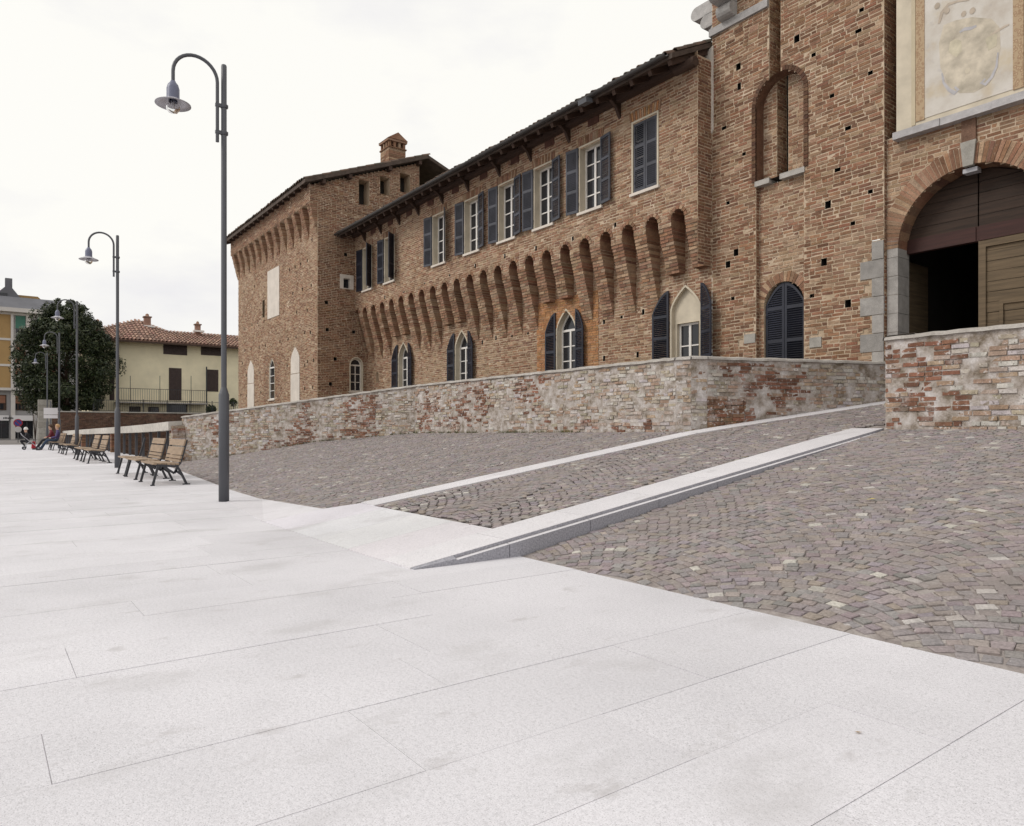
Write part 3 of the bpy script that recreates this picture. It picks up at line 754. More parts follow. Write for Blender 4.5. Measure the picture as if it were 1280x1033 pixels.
cutsLo = cutsL + [Cut(op0, op1, 2, 5.16)]
back = MB()
recs = lay(FL, XW, XE - .004, 1.6, 6.66, cutsLo, back, pick=tanpick, rs=rs)
back.poly([FL.p(XW, -3.2), FL.p(XE - .004, -3.2), FL.p(XE - .004, 1.6), FL.p(XW, 1.6)])
FLo = Fr((0, YF - .004, 0), (1, 0)); recsO = lay(FLo, op0 - .02, op1 + .02, 2.0, 5.21, cutsL, back, course=.07, L=.23, joint=.012, pr=(.012, .02), pal_=PAL_ORANGE, rs=rs)
back.build('mortar', M_mortar, wing)
emit_bricks(recs, wing, M_brick, 0, None, stuff='lower_bricks')
bo = MB()
emit_bricks(recsO, wing, M_brick, 120, lambda u_, v_, p: v_ < 455)
mb = MB(); d = -.2; ol = outline(ox - .13, ox + .13, oz - .25, oz, 'round', .26)
mb.poly([FL.p(*p_, d) for p_ in ol])
for i in range(len(ol)): mb.poly([FL.p(*ol[i], 0.02), FL.p(*ol[(i + 1) % len(ol)], 0.02), FL.p(*ol[(i + 1) % len(ol)], d), FL.p(*ol[i], d)])
mb.build('oval_opening', M_mortar, wing)
# corbels and the small arches between them
cen = [ARCH_X[0] + .855 / 2 - .0] + [x_ - .855 / 2 for x_ in ARCH_X]
allwin = LWX + [(n0 + n1) / 2]
for k, x_ in enumerate(cen):
    wd = .425
    if k == 0: x_ = XE - .20; wd = .40
    tr = 5.12 if any(abs(x_ - wx) < .80 for wx in allwin) else None
    if k == 0: tr = 5.15
    if x_ - wd / 2 < XW: wd = .2; x_ = XW + .1
    corbel(FL, wing, x_, wd, CZB, CZT, YF - YO, tr, rs=rs)
for x_ in ARCH_X:
    mb = MB(); o = outline(x_ - .215, x_ + .215, CZT - .04, AZ - .215, 'round', .215, 6)
    for i in range(1, len(o)):
        j = (i + 1) % len(o)
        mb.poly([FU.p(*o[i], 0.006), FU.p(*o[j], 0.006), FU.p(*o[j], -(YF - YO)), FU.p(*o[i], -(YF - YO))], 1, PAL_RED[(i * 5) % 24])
    # ring of small header bricks round the arch
    for i in range(7):
        a0 = math.pi * i / 7; a1 = math.pi * (i + 1) / 7
        q = [(x_ + math.cos(t_) * r_, AZ - .215 + math.sin(t_) * r_) for t_, r_ in ((a0 + .04, .213), (a1 - .04, .213), (a1 - .04, .30), (a0 + .04, .30))]
        mb.mesh([FU.p(*p_, .0) for p_ in q] + [FU.p(*p_, .024) for p_ in q], [(4, 5, 6, 7), (0, 1, 5, 4), (1, 2, 6, 5), (2, 3, 7, 6), (3, 0, 4, 7)], 1, PAL_TAN[rs.randrange(24)])
    mb.build('arch', [M_mortar, M_brick], wing)
# soffit above arches (flat back of the overhang)
mb = MB(); mb.box(XW, XE - .01, YO + .02, YF + .05, AZ + .01, AZ + .05); mb.build('soffit', M_mortar, wing)
# windows
for i, x_ in enumerate(UWX):
    if i == 7:
        wdw = window(FU, wing, x_ - WH, x_ + WH, WZ0, WZ1, depth=.10, trim=.05)
        shutter(FU, wing, x_ - WH + .005, WZ0 + .03, WZ1 - .02, WH - .012, -1, 0, M_blue, d0=-.02)
        shutter(FU, wing, x_ + WH - .005, WZ0 + .03, WZ1 - .02, WH - .012, 1, 0, M_blue, d0=-.02)
    else:
        window(FU, wing, x_ - WH, x_ + WH, WZ0, WZ1, depth=.24)
        dk = M_navy if i < 2 else M_blue
        shutter(FU, wing, x_ - WH - .05, WZ0 + .02, WZ1 + .02, .46, -1, 172 + rs.uniform(-3, 3), dk, d0=.05)
        shutter(FU, wing, x_ + WH + .05, WZ0 + .02, WZ1 + .02, .46, 1, [128, 126, 147, 168, 168, 169, 170][i], dk, d0=.05)
    # brick lintel of upright bricks
    mb = MB(); nb = 15
    for k in range(nb):
        a = x_ - .52 + 1.04 * k / nb; lean = (k - nb / 2 + .5) / nb * .10
        q = [(a + .006, WZ1 + .055), (a + 1.04 / nb - .006, WZ1 + .055), (a + 1.04 / nb - .006 + lean, WZ1 + .29), (a + .006 + lean, WZ1 + .29)]
        mb.mesh([FU.p(*p_, .0) for p_ in q] + [FU.p(*p_, .026) for p_ in q], [(4, 5, 6, 7), (0, 1, 5, 4), (1, 2, 6, 5), (2, 3, 7, 6), (3, 0, 4, 7)], 0, PAL_ORANGE[rs.randrange(16)] if i == 7 and k % 2 else PAL_TAN[rs.randrange(24)])
    mb.build('lintel', M_brick, wing)
for i, x_ in enumerate(LWX):
    window(FL, wing, x_ - .42, x_ + .42, 2.3, 4.2, 'pointed', .60, depth=.22, cols=2, rows=4, trim=.06)
    shutter(FL, wing, x_ - .47, 2.35, 4.78, .46, -1, 176, M_navy, arch=.58, d0=.05)
    shutter(FL, wing, x_ + .47, 2.35, 4.78, .46, 1, 168, M_navy, arch=.58, d0=.05)
# blocked niche with low window
o = outline(n0, n1, 2.2, 4.2, 'pointed', .58); mb = MB(); d = -.10
for i in range(len(o)):
    j = (i + 1) % len(o); mb.poly([FL.p(*o[i], .02), FL.p(*o[j], .02), FL.p(*o[j], d), FL.p(*o[i], d)])
oo = outline(n0 - .05, n1 + .05, 2.2, 4.2, 'pointed', .64); ring_band(mb, FL, o, oo, .021, .021); ring_band(mb, FL, oo, oo, .02, .0)
oi = [p_ for p_ in o if p_[1] > 3.8]
za = 3.88; mb.poly([FL.p(n0, za, d), FL.p(n1, za, d)] + [FL.p(*p_, d) for p_ in o[2:]])
mb.poly([FL.p(n0, 2.2, d), FL.p(n0 + .1, 2.2, d), FL.p(n0 + .1, za, d), FL.p(n0, za, d)]); mb.poly([FL.p(n1 - .1, 2.2, d), FL.p(n1, 2.2, d), FL.p(n1, za, d), FL.p(n1 - .1, za, d)])
mb.build('niche', M_plaster, wing)
FN = Fr((0, YF + .10, 0), (1, 0)); window(FN, wing, n0 + .1, n1 - .1, 2.2, 3.88, depth=.12, rows=3, trim=.0, sill=False)
shutter(FL, wing, n0 - .07, 2.3, 4.76, .52, -1, 174, M_navy, arch=.58, d0=.05)
shutter(FL, wing, n1 + .07, 2.3, 4.80, .52, 1, 156, M_navy, arch=.58, d0=.05)
# roof: slab, rafters, brackets, gutter, eave tiles
EY, EZ = 13.05, 9.97; sl = math.tan(R(26)); zr = lambda y_: EZ + (y_ - EY) * sl
mb = MB(); x0, x1 = XW + .05, XE - .02
for za, zb, mi in ((0, .0, 0),):
    vs = [(x0, EY, zr(EY)), (x1, EY, zr(EY)), (x1, 19.5, zr(19.5)), (x0, 19.5, zr(19.5))]; th = .12
    mb.mesh([(x_, y_, z_ - th) for x_, y_, z_ in vs] + vs, BOXF)
roof = mb.build('roof', M_roofdark, wing)
k = 0; x_ = x0 + .2
while x_ < x1:
    mb = MB(); mb.bar((x_, EY + .06, zr(EY + .06) - .19), (x_, 15.2, zr(15.2) - .19), .11, .14); mb.build('rafter', M_wood, roof); x_ += .62
mb = MB(); mb.bar((x0, YO - .12, zr(YO - .12) - .33), (x1 + .0, YO - .12, zr(YO - .12) - .33), .18, .18); mb.build('wall_plate', M_wood, roof)
tile_me = None
def half_tile(rad=.095, L_=.45, seg=6, col=(0.10, 0.07, 0.055)):
    mb = MB(); vs = []
    for yy, r_ in ((0, rad), (L_, rad * .82)):
        for k_ in range(seg + 1):
            a = math.pi * k_ / seg; vs.append((r_ * math.cos(a), yy, r_ * math.sin(a)))
    for yy, r_ in ((0, rad * .8), (L_, rad * .6)):
        for k_ in range(seg + 1):
            a = math.pi * k_ / seg; vs.append((r_ * math.cos(a), yy, r_ * math.sin(a)))
    n_ = seg + 1; fs = [(k_, k_ + 1, n_ + k_ + 1, n_ + k_) for k_ in range(seg)] + [(2 * n_ + k_ + 1, 2 * n_ + k_, k_, k_ + 1)[::-1] for k_ in range(seg)]
    mb.mesh(vs, fs, 0, col, True); o = mb.build('tile', M_tile); me = o.data; bpy.data.objects.remove(o); return me
TILES = [half_tile(col=c_) for c_ in ((.105, .075, .06), (.085, .062, .05), (.13, .085, .065), (.09, .075, .058), (.15, .10, .075))]
x_ = x0 + .1
while x_ < x1:
    o = bpy.data.objects.new('tile', TILES[rs.randrange(5)]); COL.objects.link(o); o.parent = roof; o.matrix_parent_inverse = WORLD_OF(roof).inverted()
    o.location = (x_, EY - .05 + rs.uniform(-.03, .03), zr(EY - .05) + .01 + rs.uniform(0, .02)); o.rotation_euler = (R(26), rs.uniform(-.06, .06), rs.uniform(-.05, .05)); x_ += .205
# the verge against the tower, seen end on
for k in range(4):
    o = bpy.data.objects.new('tile', TILES[k]); COL.objects.link(o); o.parent = roof; o.matrix_parent_inverse = WORLD_OF(roof).inverted()
    yy = EY + .35 * (k + .6); o.location = (x1 - .08, yy, zr(yy) + .02); o.rotation_euler = (R(26), 0, 0)
mb = MB(); seg = 8; vs = []
for xx in (x0, x1 - .1):
    for k in range(seg + 1):
        a = math.pi + math.pi * k / seg; vs.append((xx, EY - .09 + .075 * math.cos(a), EZ - .01 + .075 * math.sin(a)))
mb.mesh(vs, [(k, k + 1, seg + 2 + k, seg + 1 + k) for k in range(seg)], 0, (1, 1, 1), True)
vs2 = [(v[0], v[1] + (.01 if v[1] < EY - .09 else -.01), v[2] + .01) for v in vs]
mb.mesh(vs2, [(k, seg + 1 + k, seg + 2 + k, k + 1) for k in range(seg)], 0, (1, 1, 1), True)
mb.build('gutter', M_gutter, roof)
mb = MB(); mb.tube([(XE - .5, YO - .22, 9.93), (XE + .12, YO - .22, 9.93)], .12, 12); mb.build('purlin', M_wood, roof)
# carved brackets, and raised patches coloured dark for the shade of eave niches
bx = [FAC(u_, 250, YO)[0] for u_ in (712, 664, 625, 586, 554, 524, 500, 477, 457, 775)]
for x_ in bx:
    mb = MB(); P = [(0, 10.2), (.55, 10.1), (.55, 10.0), (.36, 9.96), (.17, 9.82), (.06, 9.62), (0, 9.55)]
    n_ = len(P); vs = [FU.p(x_ - .045, z_, d_ + .005) for d_, z_ in P] + [FU.p(x_ + .045, z_, d_ + .005) for d_, z_ in P]
    mb.mesh(vs, [tuple(range(n_))[::-1], tuple(range(n_, 2 * n_))] + [(k, (k + 1) % n_, n_ + (k + 1) % n_, n_ + k) for k in range(n_)]); mb.build('bracket', M_wood, wing)
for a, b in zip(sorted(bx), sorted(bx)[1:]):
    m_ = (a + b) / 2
    mb = MB(); mb.obox(FU, m_ - .22, m_ + .22, 9.74, 10.06, -.0, .028); mb.build('niche_shade_patch', plain('niche_shade_red', (0.10, 0.045, 0.032), .9, .3, 5) if 'niche_shade_red' not in MATS else MATS['niche_shade_red'], wing)
# plaster flashing strip against the tower
mb = MB(); mb.mesh([(XE - .3, YF - .045, 7.9), (XE + .05, YF - .045, 8.5), (XE + .05, YF - .045, 10.55), (XE - .3, YF - .045, 10.4), (XE - .3, YF + .01, 7.9), (XE + .05, YF + .01, 8.5), (XE + .05, YF + .01, 10.55), (XE - .3, YF + .01, 10.4)], BOXF)
mb.build('flashing_strip', M_plaster_w, wing)
# floodlight on the eaves
fx, fz = FAC(736, 128, 12.95)
fl = thing('floodlight', 'small grey floodlight fixed to the eaves gutter of the long wing', 'floodlight', (fx, 12.95, fz))
mb = MB(); mb.mesh([(fx - .16, 12.72, fz - .1), (fx + .16, 12.72, fz - .1), (fx + .16, 12.95, fz - .06), (fx - .16, 12.95, fz - .06), (fx - .16, 12.70, fz + .02), (fx + .16, 12.70, fz + .02), (fx + .13, 12.95, fz + .06), (fx - .13, 12.95, fz + .06)], BOXF); mb.build('housing', M_iron, fl)
mb = MB(); mb.bar((fx, 12.93, fz), (fx, 13.0, fz + .14), .04, .05); mb.build('bracket', M_iron, fl)

# ================================================================ CORNER BLOCK
YB, XBL = 12.15, -43.0; YB2 = 11.80
blk = thing('castle_corner_block', 'projecting brick corner block of the castle with loggia openings under its roof', 'building', ((XW + XBL) / 2, 15, -3.2))
FBf = Fr((0, YB, 0), (1, 0)); FBu = Fr((0, YB2, 0), (1, 0)); FBs = Fr((XW, 0, 0), (0, 1))
def fb(u_, v_): return FAC(u_, v_, YB)
cutsF = []
bp0 = fb(335, 340); bp1 = fb(349.5, 394); s0 = fb(328, 376); s1 = fb(331, 397)
cutsF.append(Cut(s0[0], s1[0], s1[1], s0[1]))
aw = fb(337, 450)[0]; ab = fb(343.5, 450)[0]; awz = fb(340, 449)[1]
cutsF.append(Cut(aw, ab, 2.7, awz - .45, 'pointed', .45))
rows_ = [((384, 327), (376, 331), (369, 335), (362, 338)), ((371, 392), (384, 388)), ((305, 413), (315, 407), (330, 403), (322, 405)), ((388, 416), (381, 417), (370, 421), (360, 424), (350, 427), (332, 432), (324, 435), (314, 437), (306, 439)),
         ((392, 451), (384, 452), (359, 458)), ((391, 485), (381, 486), (326, 492), (301, 495), (308, 495)), ((340, 360), (390, 300)), ((305, 365), (318, 358), (366, 368), (378, 363), (389, 358)), ((308, 470), (325, 466), (381, 458), (303, 455))]
putF = [(x_, z_ - .05) for r_ in rows_ for (x_, z_) in [fb(*p_) for p_ in r_] if XBL + .2 < x_ < XW - .1]
holes(FBf, cutsF, putF, (.12, .15)); hole_boxes(FBf, blk, putF, (.12, .15))
back = MB()
o0_, o1_ = fb(329.5, 450)[0], fb(351, 450)[0]
recs = lay(FBf, XBL, XW, 1.6, 11.25, cutsF + [Cut(o0_, o1_, 2.3, 5.0)], back, pick=tanpick, rs=rs)
FBo = Fr((0, YB - .004, 0), (1, 0)); recs += lay(FBo, o0_ - .02, o1_ + .02, 2.25, 5.06, cutsF, back, course=.075, L=.24, pal_=PAL_RED, rs=rs)
recs += lay(FBu, XBL - .3, XW, 11.2, 12.05, (), back, pal_=PAL_RED, rs=rs)
back.poly([FBf.p(XBL, -3.2), FBf.p(XW, -3.2), FBf.p(XW, 1.6), FBf.p(XBL, 1.6)])
# side face towards the wing, gable shaped
RYR, RZR, REY, REZ = 17.6, 14.5, 11.45, 12.08; rsl = (RZR - REZ) / (RYR - REY)
def sd_(u_, v_): return SIDE(u_, v_, XW)
cutsS = []
w0 = sd_(425, 343); w1 = sd_(441, 366); cutsS.append(Cut(w0[0] + .16, w1[0] - .14, w1[1] + .16, w0[1] - .16))
a0 = sd_(438, 470)[0]; a1 = sd_(452.5, 470)[0]; cutsS.append(Cut(a0, a1, 2.9, 4.1, 'round', .33))
logg = [(sd_(448.5, 256), sd_(461.6, 227)), (sd_(475, 242), sd_(487, 223)), (sd_(500, 240), sd_(512.5, 219))]
for (p_, q_) in logg: cutsS.append(Cut(p_[0], q_[0], p_[1], q_[1]))
putS = [(y_, z_ - .05) for y_, z_ in [sd_(*p_) for p_ in ((432, 319), (408, 380), (409, 412), (442, 416), (419, 450), (413, 480))]]
holes(FBs, cutsS, putS, (.15, .15)); hole_boxes(FBs, blk, putS, (.15, .15))
def limS(z_):
    lo = YB2 if z_ > 11.2 else YB
    top = REY + (z_ + .25 - REZ) / rsl
    return (max(lo, top), 17.3 if z_ > 9 else 15.2)
recs += lay(FBs, YB2, 17.3, 1.6, 14.35, cutsS, back, pal_=PAL_RED, rs=rs, lim=limS)
back.poly([FBs.p(YB, -3.2), FBs.p(15.2, -3.2), FBs.p(15.2, 1.6), FBs.p(YB, 1.6)])
# underside of the overhang and far ends
back.poly([(XBL - .3, YB2, 11.2), (XBL - .3, YB, 11.2), (XW, YB, 11.2), (XW, YB2, 11.2)])
back.poly([(XBL, YB, -3.2), (XBL, YB, 12.2), (XBL, 17.3, 12.6), (XBL, 17.3, -3.2)]); back.poly([(XBL - .3, YB2, 11.2), (XBL - .3, YB2, 12.1), (XBL - .3, 17.3, 12.1), (XBL - .3, 17.3, 11.2)])
back.poly([(XW, 17.3, 9), (XW - 3, 17.3, 9), (XW - 3, 17.3, 14.2), (XW, 17.3, 14.2)])
back.build('mortar', M_mortar, blk)
emit_bricks(recs, blk, M_brick, 300, lambda u_, v_, p: v_ < 480)
for k in range(13): corbel(FBf, blk, XW - .22 - .985 * k, .42, 9.82, 11.2, YB - YB2, rs=rs)
FBl = Fr((XBL, 0, 0), (0, -1)); 
for k in range(3): corbel(FBl, blk, -(YB + .25 + k * 1.0), .42, 9.82, 11.2, .30, rs=rs)
for (p_, q_) in logg:
    mb = MB(); a, b, z0_, z1_ = p_[0], q_[0], p_[1], q_[1]; d = -.6
    mb.poly([FBs.p(a, z0_, d), FBs.p(b, z0_, d), FBs.p(b, z1_, d), FBs.p(a, z1_, d)], 1)
    ol = [(a, z0_), (b, z0_), (b, z1_), (a, z1_)]
    for i in range(4): mb.poly([FBs.p(*ol[i], .01), FBs.p(*ol[(i + 1) % 4], .01), FBs.p(*ol[(i + 1) % 4], d), FBs.p(*ol[i], d)])
    mb.build('loggia_opening', [M_mortar, M_dark], blk)
# blind white panel, blind arches, windows
mb = MB(); mb.obox(FBf, bp0[0], bp1[0], bp1[1], bp0[1], 0, .03); mb.build('blind_panel', M_plaster_w, blk)
for (ua, ub, vt, zt_) in ((310, 318, 451, .62), (364, 375, 434, .70)):
    xa, xb = fb(ua, 470)[0], fb(ub, 470)[0]; zt2 = fb((ua + ub) / 2, vt)[1]
    mb = MB(); ol = outline(xa + .02, xb - .02, zt2 - 1.25, zt2 - .6, 'pointed', .6); n_ = len(ol)
    for dd in (.03,):
        mb.poly([FBf.p(*p_, dd) for p_ in ol])
        for i in range(n_): mb.poly([FBf.p(*ol[i], 0), FBf.p(*ol[(i + 1) % n_], 0), FBf.p(*ol[(i + 1) % n_], dd), FBf.p(*ol[i], dd)])
    mb.obox(FBf, xa, xb, 1.6, zt2 - 1.25 - .03, 0, .034); mb.build('blind_arch', M_plaster_w, blk)
window(FBf, blk, aw, ab, 2.7, awz - .45, 'pointed', .45, depth=.06, cols=1, rows=4, trim=.03, fw=.05)
window(FBs, blk, w0[0] + .16, w1[0] - .14, w1[1] + .16, w0[1] - .16, depth=.25, cols=1, rows=1, trim=.17, reveal=M_plaster_w, sill=False, frame=M_navy)
window(FBs, blk, a0, a1, 2.9, 4.1, 'round', .33, depth=.16, cols=2, rows=3, trim=.05, mull=.04, frame=M_plaster_w)
# roof
mb = MB(); xa, xb = XBL - .55, XW + .35; th = .16
front = [(xa, REY, REZ), (xb, REY, REZ), (xb, RYR, RZR), (xa, RYR, RZR)]
mb.mesh([(x_, y_, z_ - th) for x_, y_, z_ in front] + front, BOXF)
backp = [(xa, RYR + .002, RZR), (xb - .0, RYR + .002, RZR), (xb, 23.5, RZR - 2.2), (xa, 23.5, RZR - 2.2)]
mb.mesh([(x_, y_, z_ - th) for x_, y_, z_ in backp] + backp, BOXF)
rf = mb.build('roof', M_roofdark, blk)
x_ = xa + .3
while x_ < xb - .1:
    mb = MB(); mb.bar((x_, REY + .03, REZ - .22 + .03 * rsl), (x_, YB + .3, REZ - .22 + (YB + .3 - REY) * rsl), .10, .12); mb.build('rafter', M_wood, rf); x_ += .75
for yy in (REY + .9, 13.6, 15.6, 17.2):
    mb = MB(); zz = REZ + (yy - REY) * rsl - .28; mb.bar((XW - .3, yy, zz), (xb - .03, yy, zz), .15, .18); mb.build('purlin', M_wood, rf)
for k in range(15):
    o = bpy.data.objects.new('tile', TILES[k % 5]); COL.objects.link(o); o.parent = rf; o.matrix_parent_inverse = WORLD_OF(rf).inverted()
    yy = REY + .42 * k; o.location = (xb - .1, yy, REZ + (yy - REY) * rsl + .01); o.rotation_euler = (math.atan(rsl), rs.uniform(-.05, .05), rs.uniform(-.04, .04))
x_ = xa + .1
while x_ < xb - .25:
    o = bpy.data.objects.new('tile', TILES[rs.randrange(5)]); COL.objects.link(o); o.parent = rf; o.matrix_parent_inverse = WORLD_OF(rf).inverted()
    o.location = (x_, REY - .05 + rs.uniform(-.03, .03), REZ); o.rotation_euler = (math.atan(rsl), rs.uniform(-.05, .05), 0); x_ += .21
# chimney: brick shaft, open slots, little gabled cap
cx_, cy_ = -32.3, 16.6; cz = 15.55
ch = MB(); hw = .46
for i in range(13):
    z_ = 13.9 + i * .085; k = i % 2
    for (xa_, xb_) in ((-hw, -hw * .1), (-hw * .1, hw)) if k else ((-hw, hw * .3), (hw * .3, hw)):
        ch.box(cx_ + xa_ + .005, cx_ + xb_ - .005, cy_ - hw, cy_ + hw, z_ + .005, z_ + .08, 0, PAL_TAN[rs.randrange(24)])
ch.box(cx_ - hw + .012, cx_ + hw - .012, cy_ - hw + .012, cy_ + hw - .012, 13.5, 14.98, 1)
for sx in (-1, -.33, .33, 1):
    for sy in (-1, -.33, .33, 1):
        if abs(sx) < 1 and abs(sy) < 1: continue
        ch.box(cx_ + sx * (hw - .07) - .06, cx_ + sx * (hw - .07) + .06, cy_ + sy * (hw - .07) - .06, cy_ + sy * (hw - .07) + .06, 15.0, 15.3, 0, PAL_TAN[rs.randrange(24)])
ch.box(cx_ - hw - .04, cx_ + hw + .04, cy_ - hw - .04, cy_ + hw + .04, 14.97, 15.03, 0, PAL_TAN[3]); ch.box(cx_ - hw - .06, cx_ + hw + .06, cy_ - hw - .06, cy_ + hw + .06, 15.3, 15.4, 0, PAL_TAN[2])
vs = [(cx_ - hw - .1, cy_ - hw - .08, 15.4), (cx_ + hw + .1, cy_ - hw - .08, 15.4), (cx_ + hw + .1, cy_ + hw + .08, 15.4), (cx_ - hw - .1, cy_ + hw + .08, 15.4), (cx_ - hw - .1, cy_, 15.75), (cx_ + hw + .1, cy_, 15.75)]
ch.mesh(vs, [(0, 3, 2, 1), (0, 1, 5, 4), (2, 3, 4, 5), (0, 4, 3), (1, 2, 5)], 0, PAL_RED[2])
ch.build('chimney', [M_brick, M_dark], rf)

# ================================================================ GATE TOWER
XT0, XT1 = XE, 0.08; GC, GH = -5.6, 1.27; GZS, GZ0 = 4.73, 0.4; BX0, BX1 = -7.1, -4.1; YBAY = YF + .10
tow = thing('gate_tower', 'tall brick gate tower with arched wooden gate and painted panel above it', 'tower', (GC, 18, -3.2))
FT = Fr((0, YF, 0), (1, 0)); FG = Fr((0, YBAY, 0), (1, 0)); ZT = 14.0
sx0, sx1, sz0, szs = -10.04, -8.83, 6.88, 8.60           # recess of the small drawbridge slot
DRC, DRR = -9.40, .50; PD = .13; FPn = Fr((0, YF + PD, 0), (1, 0))
cutsT = [Cut(sx0, sx1, -4, szs, 'round', .605), Cut(-9.69, -9.40, sz0, ZT), Cut(BX0, BX1, -4, ZT)]
def ft(u_, v_): return FAC(u_, v_, YF)
putT = [ft(*p_) for p_ in ((996, 50), (1077, 12), (1073, 39), (1017, 66), (923, 83), (924, 107), (1047, 212), (1066, 277), (1030, 328), (1081, 323), (1084, 363), (1082, 410), (1026, 418), (1040, 120), (1060, 160), (1088, 90), (905, 160), (930, 190), (1035, 255), (1088, 240), (1060, 380), (1015, 370), (910, 330), (910, 254), (920, 317), (916, 372), (926, 430))]
putT = [(x_, z_ - .07) for x_, z_ in putT if x_ < BX0 - .1]
cutsT2 = list(cutsT); holes(FT, cutsT2, putT[::2], (.13, .14)); hole_boxes(FT, tow, putT[::2], (.13, .14)); holes(FT, cutsT2, putT[1::2], (.10, .09)); hole_boxes(FT, tow, putT[1::2], (.10, .09))
back = MB()
def towpick(u_, z_, r_):
    n_ = noise.noise(Vector((u_ * .4, z_ * .35, 2.2)))
    i = r_.randrange(24)
    return i
ztow = None
quo = []
z_ = 1.6; k = 0
while z_ < 4.72:
    h_ = .37; quo.append((z_, z_ + h_, .48 if k % 2 else .24)); z_ += h_; k += 1
cutq = [Cut(BX0 - q_[2], BX0 + .001, q_[0], q_[1]) for q_ in quo]
st1 = ft(930, 425); st2 = ft(1015, 427)
cutq += [Cut(-10.36, -10.039, st1[1] - .1, st1[1] + .16), Cut(-8.70, -8.42, st2[1] - .14, st2[1] + .12)]
recs = lay(FT, XT0, XT1, 1.6, 10.78, cutsT2 + cutq, back, pick=towpick, skip=ztow, rs=rs, pal_=PAL_TAN[:12] + PAL_RED[:12], L=.26, course=.080)
recs += lay(FT, XT0, XT1, 10.98, ZT, cutsT2, back, pick=towpick, rs=rs, pal_=PAL_TAN[:12] + PAL_RED[:12], L=.26, course=.080)
back.poly([FT.p(XT0, -3.2), FT.p(BX0, -3.2), FT.p(BX0, 1.6), FT.p(XT0, 1.6)]); back.poly([FT.p(BX1, -3.2), FT.p(XT1, -3.2), FT.p(XT1, 1.6), FT.p(BX1, 1.6)])
back.poly([FT.p(XT0, 10.78), FT.p(-9.69, 10.78), FT.p(-9.69, 10.98), FT.p(XT0, 10.98)]); back.poly([FT.p(-9.40, 10.78), FT.p(BX0, 10.78), FT.p(BX0, 10.98), FT.p(-9.40, 10.98)])
# left flank above the wing roof
FTl = Fr((XT0, 0, 0), (0, -1)); recs += lay(FTl, -20, -YF, 10.0, ZT, (), back, pal_=PAL_TAN, rs=rs)
back.poly([(XT1, YF, -3.2), (XT1, 20, -3.2), (XT1, 20, ZT), (XT1, YF, ZT)]); back.poly([(XT0, YF, ZT), (XT1, YF, ZT), (XT1, 20, ZT), (XT0, 20, ZT)])
# gate bay brickwork
cutsG = [Cut(GC - GH, GC + GH, -4, GZS, 'round', GH)]
recG = lay(FG, BX0, BX1, 4.72, 6.95, cutsG, back, pal_=PAL_TAN, pick=tanpick, rs=rs)
back.poly([FG.p(BX0, 1), FG.p(GC - GH, 1), FG.p(GC - GH, 4.72), FG.p(BX0, 4.72)]); back.poly([FG.p(GC + GH, 1), FG.p(BX1, 1), FG.p(BX1, 4.72), FG.p(GC + GH, 4.72)])
back.build('mortar', M_mortar, tow)
hid = lambda u_, v_, p: v_ < (452 if u_ < 1108 else 410)
emit_bricks(recs + recG, tow, M_brick, 300, hid)
# returns between tower face and gate bay, full height (deep slot beside the panel)
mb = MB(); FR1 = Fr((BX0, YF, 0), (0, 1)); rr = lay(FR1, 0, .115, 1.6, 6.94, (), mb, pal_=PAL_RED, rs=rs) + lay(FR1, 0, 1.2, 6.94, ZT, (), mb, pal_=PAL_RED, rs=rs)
mb.poly([(BX1, YF, 1), (BX1, YF + 1.2, 1), (BX1, YF + 1.2, ZT), (BX1, YF, ZT)]); mb.poly([(BX0, YF + 1.2, 7), (BX1, YF + 1.2, 7), (BX1, YF + 1.2, ZT), (BX0, YF + 1.2, ZT)], 1)
mb.poly([(BX0, YF + .09, 6.95), (BX1, YF + .09, 6.95), (BX1, YF + 1.2, 6.95), (BX0, YF + 1.2, 6.95)], 1)
mb.build('bay_return', [M_mortar, M_dark], tow); emit_bricks(rr, tow, M_brick, 0, None, stuff='return_bricks')
# small drawbridge slot: recessed panel, deep slot, stone sills
RD = .30; FS_ = Fr((0, YF + RD, 0), (1, 0)); mb = MB()
rr = lay(FS_, sx0, sx1, sz0, szs + .62, [Cut(-9.69, -9.40, 0, ZT)], mb, pal_=PAL_TAN, rs=rs)
o = outline(sx0, sx1, sz0, szs, 'round', .605, 10)
for i in range(1, len(o)):
    j = (i + 1) % len(o)
    if o[i][1] > 9.1 and o[j][1] > 9.1 and abs(o[i][0] + 9.5) < .2: pass
    mb.poly([FT.p(*o[i], .008), FT.p(*o[j], .008), FT.p(*o[j], -RD), FT.p(*o[i], -RD)], 2, PAL_RED[3])
for (xx) in (-9.69, -9.40): mb.poly([(xx, YF + RD, sz0 - .02), (xx, YF + .7, sz0 - .02), (xx, YF + .7, 9.2), (xx, YF + RD, 9.2)]); mb.poly([(xx, YF - .005, 9.2), (xx, YF + .7, 9.2), (xx, YF + .7, ZT), (xx, YF - .005, ZT)])
mb.poly([(-9.69, YF + .7, sz0 - .1), (-9.40, YF + .7, sz0 - .1), (-9.40, YF + .7, ZT), (-9.69, YF + .7, ZT)], 1)
mb.poly([(-9.69, YF, sz0 - .02), (-9.40, YF, sz0 - .02), (-9.40, YF + .7, sz0 - .02), (-9.69, YF + .7, sz0 - .02)], 1)
mb.build('drawbridge_slot', [M_mortar, M_dark, M_brick], tow)
FSl = Fr((-9.69, YF, 0), (0, 1)); rr += lay(FSl, RD, .68, sz0, 9.2, (), None, pal_=PAL_TAN, rs=rs) + lay(FSl, .0, .68, 9.2, ZT, (), None, pal_=PAL_TAN, rs=rs)
emit_bricks(rr, tow, M_brick, 0, None, stuff='slot_bricks')
